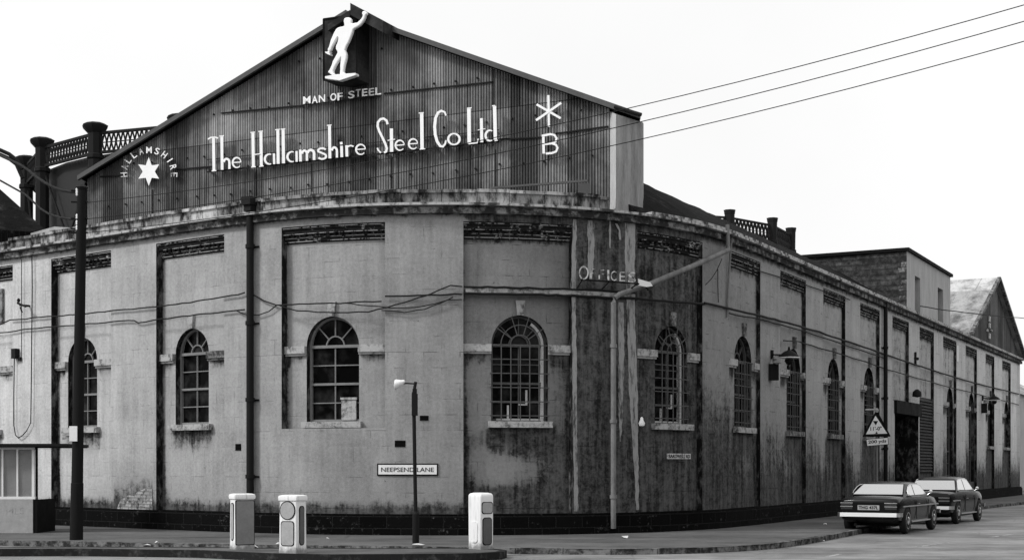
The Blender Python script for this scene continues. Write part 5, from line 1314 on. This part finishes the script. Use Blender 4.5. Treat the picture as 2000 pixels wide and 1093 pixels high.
# ------------------------------------------------------------------ cars
def loft(g, secs, cap=True):
    n = len(secs[0]); ks = []
    for s_ in secs: ks.append(len(g.v)); g.add(s_, [])
    for a, b in zip(ks, ks[1:]): g.f += [(a + i, a + i + 1, b + i + 1, b + i) for i in range(n - 1)]
    if cap: g.f += [tuple(ks[0] + i for i in range(n)), tuple(ks[-1] + n - 1 - i for i in range(n))]
def car(name, loc, rz, label, paint, coupe, plate_t, roll=0):
    r = empty(name, loc, label, 'car', 'dark saloon cars parked in line at the kerb', rz)
    W2 = .74; L = 4.12
    # x forward, y to the left; lower body
    if coupe: st = [(0, .80, .90, .40), (.03, .84, .94, .34), (.12, .865, .97, .30), (.5, .895, .985, .24), (1.0, .91, .99, .22), (1.6, .90, 1, .2), (2.6, .89, 1, .2), (3.2, .885, .99, .2), (3.7, .85, .97, .22), (3.95, .79, .94, .28), (4.07, .72, .90, .34), (L, .66, .84, .4)]
    else: st = [(0, .82, .90, .40), (.03, .87, .94, .34), (.12, .89, .97, .30), (.5, .91, .985, .24), (1.0, .92, .99, .22), (1.6, .92, 1, .2), (2.6, .91, 1, .2), (3.2, .905, .99, .2), (3.7, .89, .97, .22), (3.95, .83, .94, .28), (4.07, .78, .90, .34), (L, .72, .84, .4)]
    secs = []
    for x_, zt, k, zb in st:
        w = W2 * k; h = zt - zb
        half = [(w * .80, zb), (w * .95, zb + .06), (w * .985, zb + h * .35), (w, zb + h * .62), (w * .985, zb + h * .80), (w * .95, zt - .035), (w * .88, zt - .005), (w * .5, zt + .012), (0, zt + .018)]
        secs.append([(x_, -y_, z_) for y_, z_ in half] + [(x_, y_, z_) for y_, z_ in reversed(half[:-1])])
    g = MB(); loft(g, secs); n = len(secs[0]); ks = len(g.v) - n * 0
    for i in range(len(st) - 1): g.f.append((i * n, i * n + n - 1, (i + 1) * n + n - 1, (i + 1) * n))
    body = g.build('body', M[paint], r, world=False, smooth=38)
    ax = [(.78, .33), (3.42, .33)]
    # wheel arches: cut with cylinders
    cut = MB()
    for x_, z_ in ax:
        for s_ in (-1, 1): cut.lathe((x_, s_ * W2, z_ - .01), [(.375, -.26), (.375, .3)], 24, axis='y')
    cm = cut.build('cutter', M[paint], None); mod = body.modifiers.new('arch', 'BOOLEAN'); mod.object = cm; mod.operation = 'DIFFERENCE'; mod.solver = 'EXACT'
    cm.parent = r
    bpy.context.view_layer.update(); dg = bpy.context.evaluated_depsgraph_get()
    me = bpy.data.meshes.new_from_object(body.evaluated_get(dg)); body.modifiers.clear(); body.data = me
    bpy.data.objects.remove(cm)
    me.set_sharp_from_angle(angle=R(38))
    # cabin
    if coupe: prof = [(.62, .885), (.74, .90), (1.38, 1.19), (1.55, 1.225), (2.1, 1.24), (2.42, 1.22), (3.02, .90), (3.1, .885)]
    else: prof = [(.66, .90), (.78, .92), (1.18, 1.25), (1.32, 1.30), (2.1, 1.325), (2.45, 1.30), (3.02, .93), (3.1, .90)]
    cw = lambda z_: W2 * (.93 - .20 * max(0, (z_ - .9) / .42) ** 1.15)
    g = MB(); secs = []
    zr = max(p_[1] for p_ in prof)
    # sections across the car along its length, lower edge on the belt line
    for x_, z_ in prof:
        w0 = cw(.9); wt = cw(z_); zl = .86
        half = [(w0, zl), (w0 * .5 + wt * .5 + .005, (zl + z_) / 2), (wt, z_ - .05 * min(1, (z_ - zl) / .2)), (wt - .05, z_ - .012), (wt * .6, z_ + .008), (0, z_ + .016)]
        secs.append([(x_, -y_, q) for y_, q in half] + [(x_, y_, q) for y_, q in reversed(half[:-1])])
    loft(g, secs); g.build('cabin', M[paint], r, world=False, smooth=50)
    def sidepane(P, sgn, name='side_window'):
        g = MB(); Q = [(x_, z_) for x_, z_ in P]
        g.prism(Q, lambda a_, b_, e_: Vector((a_, sgn * (cw(b_) * .5 + cw(.9) * .5 if False else (cw(.9) + (cw(zr) - cw(.9)) * max(0, (b_ - .88) / (zr - .88))) + .006 + e_), b_)), 0, .008); return g.build(name, M['car_glass'], r, world=False)
    for s_ in (-1, 1):
        if coupe:
            sidepane([(1.02, .955), (1.05, 1.03), (1.22, 1.12), (1.42, 1.165), (1.60, 1.17), (1.60, .93), (1.2, .925)], s_); sidepane([(1.67, .93), (1.67, 1.17), (2.15, 1.175), (2.40, 1.15), (2.80, .95), (2.75, .93)], s_)
        else:
            sidepane([(1.02, .965), (1.28, 1.22), (1.38, 1.245), (1.78, 1.26), (1.78, .955)], s_); sidepane([(1.85, .955), (1.85, 1.26), (2.2, 1.26), (2.42, 1.23), (2.80, .98), (2.78, .955)], s_)
    def endpane(x0, z0, x1, z1, w0, w1, name, off):
        g = MB(); v = [(x0, -w0, z0), (x0, w0, z0), (x1, w1, z1), (x1, -w1, z1)]; nrm = Vector((z1 - z0, 0, -(x1 - x0))).normalized() * (-1 if off < 0 else 1)
        nrm = nrm * abs(off) if nrm.z > 0 else nrm * -abs(off)
        g.hexa([Vector(q) + nrm * .4 for q in v] + [Vector(q) + nrm for q in v]); return g.build(name, M['car_glass'], r, world=False)
    if coupe: endpane(.80, .935, 1.34, 1.175, .60, .49, 'rear_window', .014); endpane(2.97, .945, 2.48, 1.20, .62, .52, 'windscreen', .016)
    else: endpane(.815, .955, 1.14, 1.215, .64, .54, 'rear_window', .014); endpane(2.97, .965, 2.50, 1.27, .62, .52, 'windscreen', .016)
    # window surrounds and door seams
    for s_ in (-1, 1):
        fr = [(1.0, .92), (1.03, 1.03), (1.21, 1.13), (1.42, 1.175), (2.15, 1.185), (2.41, 1.16), (2.84, .925), (1.0, .92)] if coupe else [(.98, .945), (1.26, 1.23), (1.38, 1.255), (2.2, 1.27), (2.44, 1.24), (2.86, .945), (.98, .945)]
        yy = lambda z_: s_ * (cw(.9) + (cw(zr) - cw(.9)) * max(0, (z_ - .88) / (zr - .88)) + .012)
        g = MB(); g.tube([(x_, yy(z_), z_) for x_, z_ in fr], .008, 5); g.build('window_surround', M['chrome'], r, world=False)
        for xs in (1.60, 2.82):
            g = MB(); g.box(xs, xs + .012, s_ * (W2 + .001) - .006, s_ * (W2 + .001) + .006, .34, .80); g.build('door_seam', M['black_paint'], r, world=False)
        g = MB(); g.box(1.15, 3.05, s_ * (W2 * .975) - .02, s_ * (W2 * .975) + .02, .27, .30); g.build('sill_trim', M['chrome'], r, world=False)
    xa_, za_, xb_, zb_, w0_, w1_ = (.79, .93, 1.345, 1.18, .61, .50) if coupe else (.805, .95, 1.145, 1.22, .65, .55)
    g = MB(); g.tube([(xa_, -w0_, za_), (xa_, w0_, za_), (xb_, w1_, zb_), (xb_, -w1_, zb_), (xa_, -w0_, za_)], .016, 5); g.build('screen_surround', M['black_paint'], r, world=False)
    # wheels
    for x_, z_ in ax:
        for s_ in (-1, 1):
            g = MB(); y0 = s_ * (W2 - .07); prof_ = [(.20, -.08), (.295, -.075), (.315, -.05), (.318, 0), (.315, .05), (.295, .075), (.20, .08)]
            g.lathe((x_, y0, z_ - .01), prof_, 28, axis='y'); wh = g.build('wheel', M['rubber'], r, world=False, smooth=40)
            g = MB(); g.lathe((x_, y0 + s_ * .055, z_ - .01), [(.205, -.0), (.20, s_ * .028), (.16, s_ * .018), (.10, s_ * .022), (.075, s_ * .04), (.02, s_ * .045)], 24, axis='y'); g.build('hub_cap', M['chrome'], wh, world=False, smooth=40)
    # bumpers
    for x_, nm in ((-.07, 'rear_bumper'), (L + .03, 'front_bumper')):
        g = MB(); P = [(x_ + (.22 if x_ < 1 else -.22), -.77, .47), (x_ + (.05 if x_ < 1 else -.05), -.75, .47), (x_, -.68, .47), (x_, 0, .47), (x_, .68, .47), (x_ + (.05 if x_ < 1 else -.05), .75, .47), (x_ + (.22 if x_ < 1 else -.22), .77, .47)]
        for (a, b) in zip(P, P[1:]):
            for dz, dx in ((.0, 0),): g.hexa([(a[0], a[1], a[2] - .045), (b[0], b[1], b[2] - .045), (b[0] + .03, b[1], b[2] - .045), (a[0] + .03, a[1], a[2] - .045), (a[0] + .01, a[1], a[2] + .05), (b[0] + .01, b[1], b[2] + .05), (b[0] + .03, b[1], b[2] + .05), (a[0] + .03, a[1], a[2] + .05)])
        g.build(nm, M['chrome'], r, world=False)
    for s_ in (-1, 1):
        g = MB(); y0 = s_ * .53; g.box(-.018, .03, y0 - .14, y0 + .14, .60, .75); tl = g.build('tail_light', M['lamp_glass'], r, world=False)
        g = MB(); g.box(-.024, -.012, y0 - .15, y0 + .15, .745, .76); g.box(-.024, -.012, y0 - .15, y0 + .15, .66, .672); g.build('trim', M['chrome'], tl, world=False)
        g = MB(); g.lathe((L - .0, s_ * .56, .60), [(.09, -.05), (.09, .02), (.02, .03)], 16, axis='x'); g.build('headlight', M['chrome'], r, world=False)
        g = MB(); g.box(.35 if coupe else .2, 3.9 if coupe else 1.0, s_ * (W2 + .002) - .008, s_ * (W2 + .002) + .008, .650, .680); g.build('side_trim', M['chrome'], r, world=False)
        g = MB(); g.bar((3.05, s_ * .66, .90), (3.07, s_ * .73, .96), .007); g.lathe((3.08, s_ * .74, .985), [(.01, -.02), (.045, -.015), (.05, .015), (.01, .03)], 12, axis='x'); g.build('wing_mirror', M['chrome'], r, world=False)
        g = MB()
        for x_ in (1.62, 1.64) if coupe else (1.80,): pass
        g.box(1.75, 1.9, s_ * (W2 + .01) - .012, s_ * (W2 + .01) + .012, .70, .72); g.build('door_handle', M['chrome'], r, world=False)
    g = MB(); g.box(-.022, .02, -.26, .26, .585, .70); np_ = g.build('number_plate', M['panel'], r, world=False)
    if plate_t:
        g = MB(); text_into(g, plate_t, lambda s_, t_, e: Vector((-.0225 - .004 * e, .235 - .47 * s_, .605 + .075 * t_)), .03); g.build('lettering', M['black_paint'], np_, world=False)
    g = MB(); g.box(.02, .6, .3, .36, .2, .26); g.box(.5, 3.6, -.5, .5, .19, .24); g.build('underside', M['black_paint'], r, world=False)
    g = MB(); g.box(-.012, .02, -.67, .67, .56, .77); g.build('rear_panel', M['black_paint'], r, world=False)
    return r
hd = math.atan2(.870, .493)
q = Vector((9.33, 34.3)); hdv = Vector((.493, .870)); lf = Vector((-.870, .493))
q = Vector((9.16, 33.6)); c1 = q + lf * .74; car('parked_car', (c1.x, c1.y, 0), hd, 'nearer dark fastback car with a pale rear number plate parked at the kerb', 'car_a', True, 'THG 437L')
c2 = Vector((12.25, 39.6)) + lf * .74; car('parked_car', (c2.x, c2.y, 0), hd - R(1), 'farther dark saloon car parked in front of the nearer fastback one', 'car_b', False, '')

# ------------------------------------------------------------------ unseen rows added across the two streets (outside the frame, for the cars to mirror)
def across(A, B, h, label):
    r = empty('added_terrace', (A.x, A.y, 0), label, 'building'); L = (B - A).length; d = (B - A) / L; nrm = Vector((d.y, -d.x))
    n = int(L / 3.4); ho = []
    for k in range(n): x0 = (k + .5) * L / n - .5; ho += [(x0, x0 + 1.0, 1.1, 2.7)] + ([(x0, x0 + 1.0, 4.2, 5.8)] if h > 5 else [])
    g = MB(); f = quadwall(g, A, B, 0, h, .2, ho); quadwall(g, B, B - nrm * 8, 0, h, .2); quadwall(g, A - nrm * 8, A, 0, h, .2); quadwall(g, B - nrm * 8, A - nrm * 8, 0, h, .2)
    g.build('wall', M['soot'], r, recalc=False)
    for o in ho: g = MB(); g.add([f(o[0], o[2], -.15), f(o[1], o[2], -.15), f(o[1], o[3], -.15), f(o[0], o[3], -.15)], [(0, 1, 2, 3)]); g.build('window', M['glass'], r, recalc=False)
    g = MB(); P = [A + nrm * .3, B + nrm * .3, B - nrm * 8.3, A - nrm * 8.3, A - nrm * 4, B - nrm * 4]; z = [h, h, h, h, h + 2.6, h + 2.6]
    g.add([(p.x, p.y, q) for p, q in zip(P, z)], [(0, 1, 5, 4), (4, 5, 2, 3), (0, 4, 3), (1, 2, 5)]); g.build('roof', M['slate'], r, recalc=False)
o_ = Pu(ux(1450)) + SNv * 14
across(o_ + SDv * 62, o_ - SDv * 12, 3.6, 'low unseen brick workshops added across the side street for the cars to reflect')
across(Vector((13, -13)), Vector((-55, -13)), 7.0, 'unseen brick terrace added across the lane behind the camera to darken reflections')
# ------------------------------------------------------------------ litter
for k, (x_, y_, s_, h) in enumerate(((288, 1066, .10, KH), (306, 1060, .07, KH), (361, 1069, .10, 0), (499, 1069, .10, .13), (543, 1063, .06, KH), (817, 1065, .14, KH), (875, 1088, .10, 0), (1342, 1078, .12, 0), (1585, 1056, .14, 0), (1605, 1056, .08, 0), (1620, 1050, .06, 0), (1612, 1024, .07, KH), (1220, 1050, .12, KH), (96, 1063, .12, 0), (640, 1053, .05, KH))):
    p = onground(x_, y_, h); g = MB(); pts = [(math.cos(a_) * s_ * random.uniform(.5, 1), math.sin(a_) * s_ * random.uniform(.5, 1), random.uniform(.004, .05)) for a_ in [2 * math.pi * i / 7 for i in range(7)]]
    g.add([(p.x, p.y, h + .05)] + [(p.x + a, p.y + b, h + c_) for a, b, c_ in pts], [(0, 1 + i, 1 + (i + 1) % 7) for i in range(7)])
    where = ['scrap of white paper on the left pavement beside the kerb', 'smaller scrap of paper on the left pavement', 'scrap of paper in the gutter left of the bollards', 'crumpled white paper beside the leftmost bollard', 'scrap of paper between the two left bollards', 'crumpled pale paper at the foot of the lamp post', 'scrap of paper on the road in front of the island', 'white paper lying on the road in front of the corner', 'larger scrap of paper in the gutter left of the parked cars', 'small scrap in the gutter nearest the cars', 'tiny scrap against the kerb nearest the cars', 'scrap of paper on the pavement left of the parked cars', 'crumpled scrap against the dark plinth at the corner', 'pale scrap at the kerb right of the bus shelter', 'tiny scrap on the pavement below the third window'][k]
    thing1(g, 'paper_scrap', M['paper'], where, 'litter', 'litter on the ground')
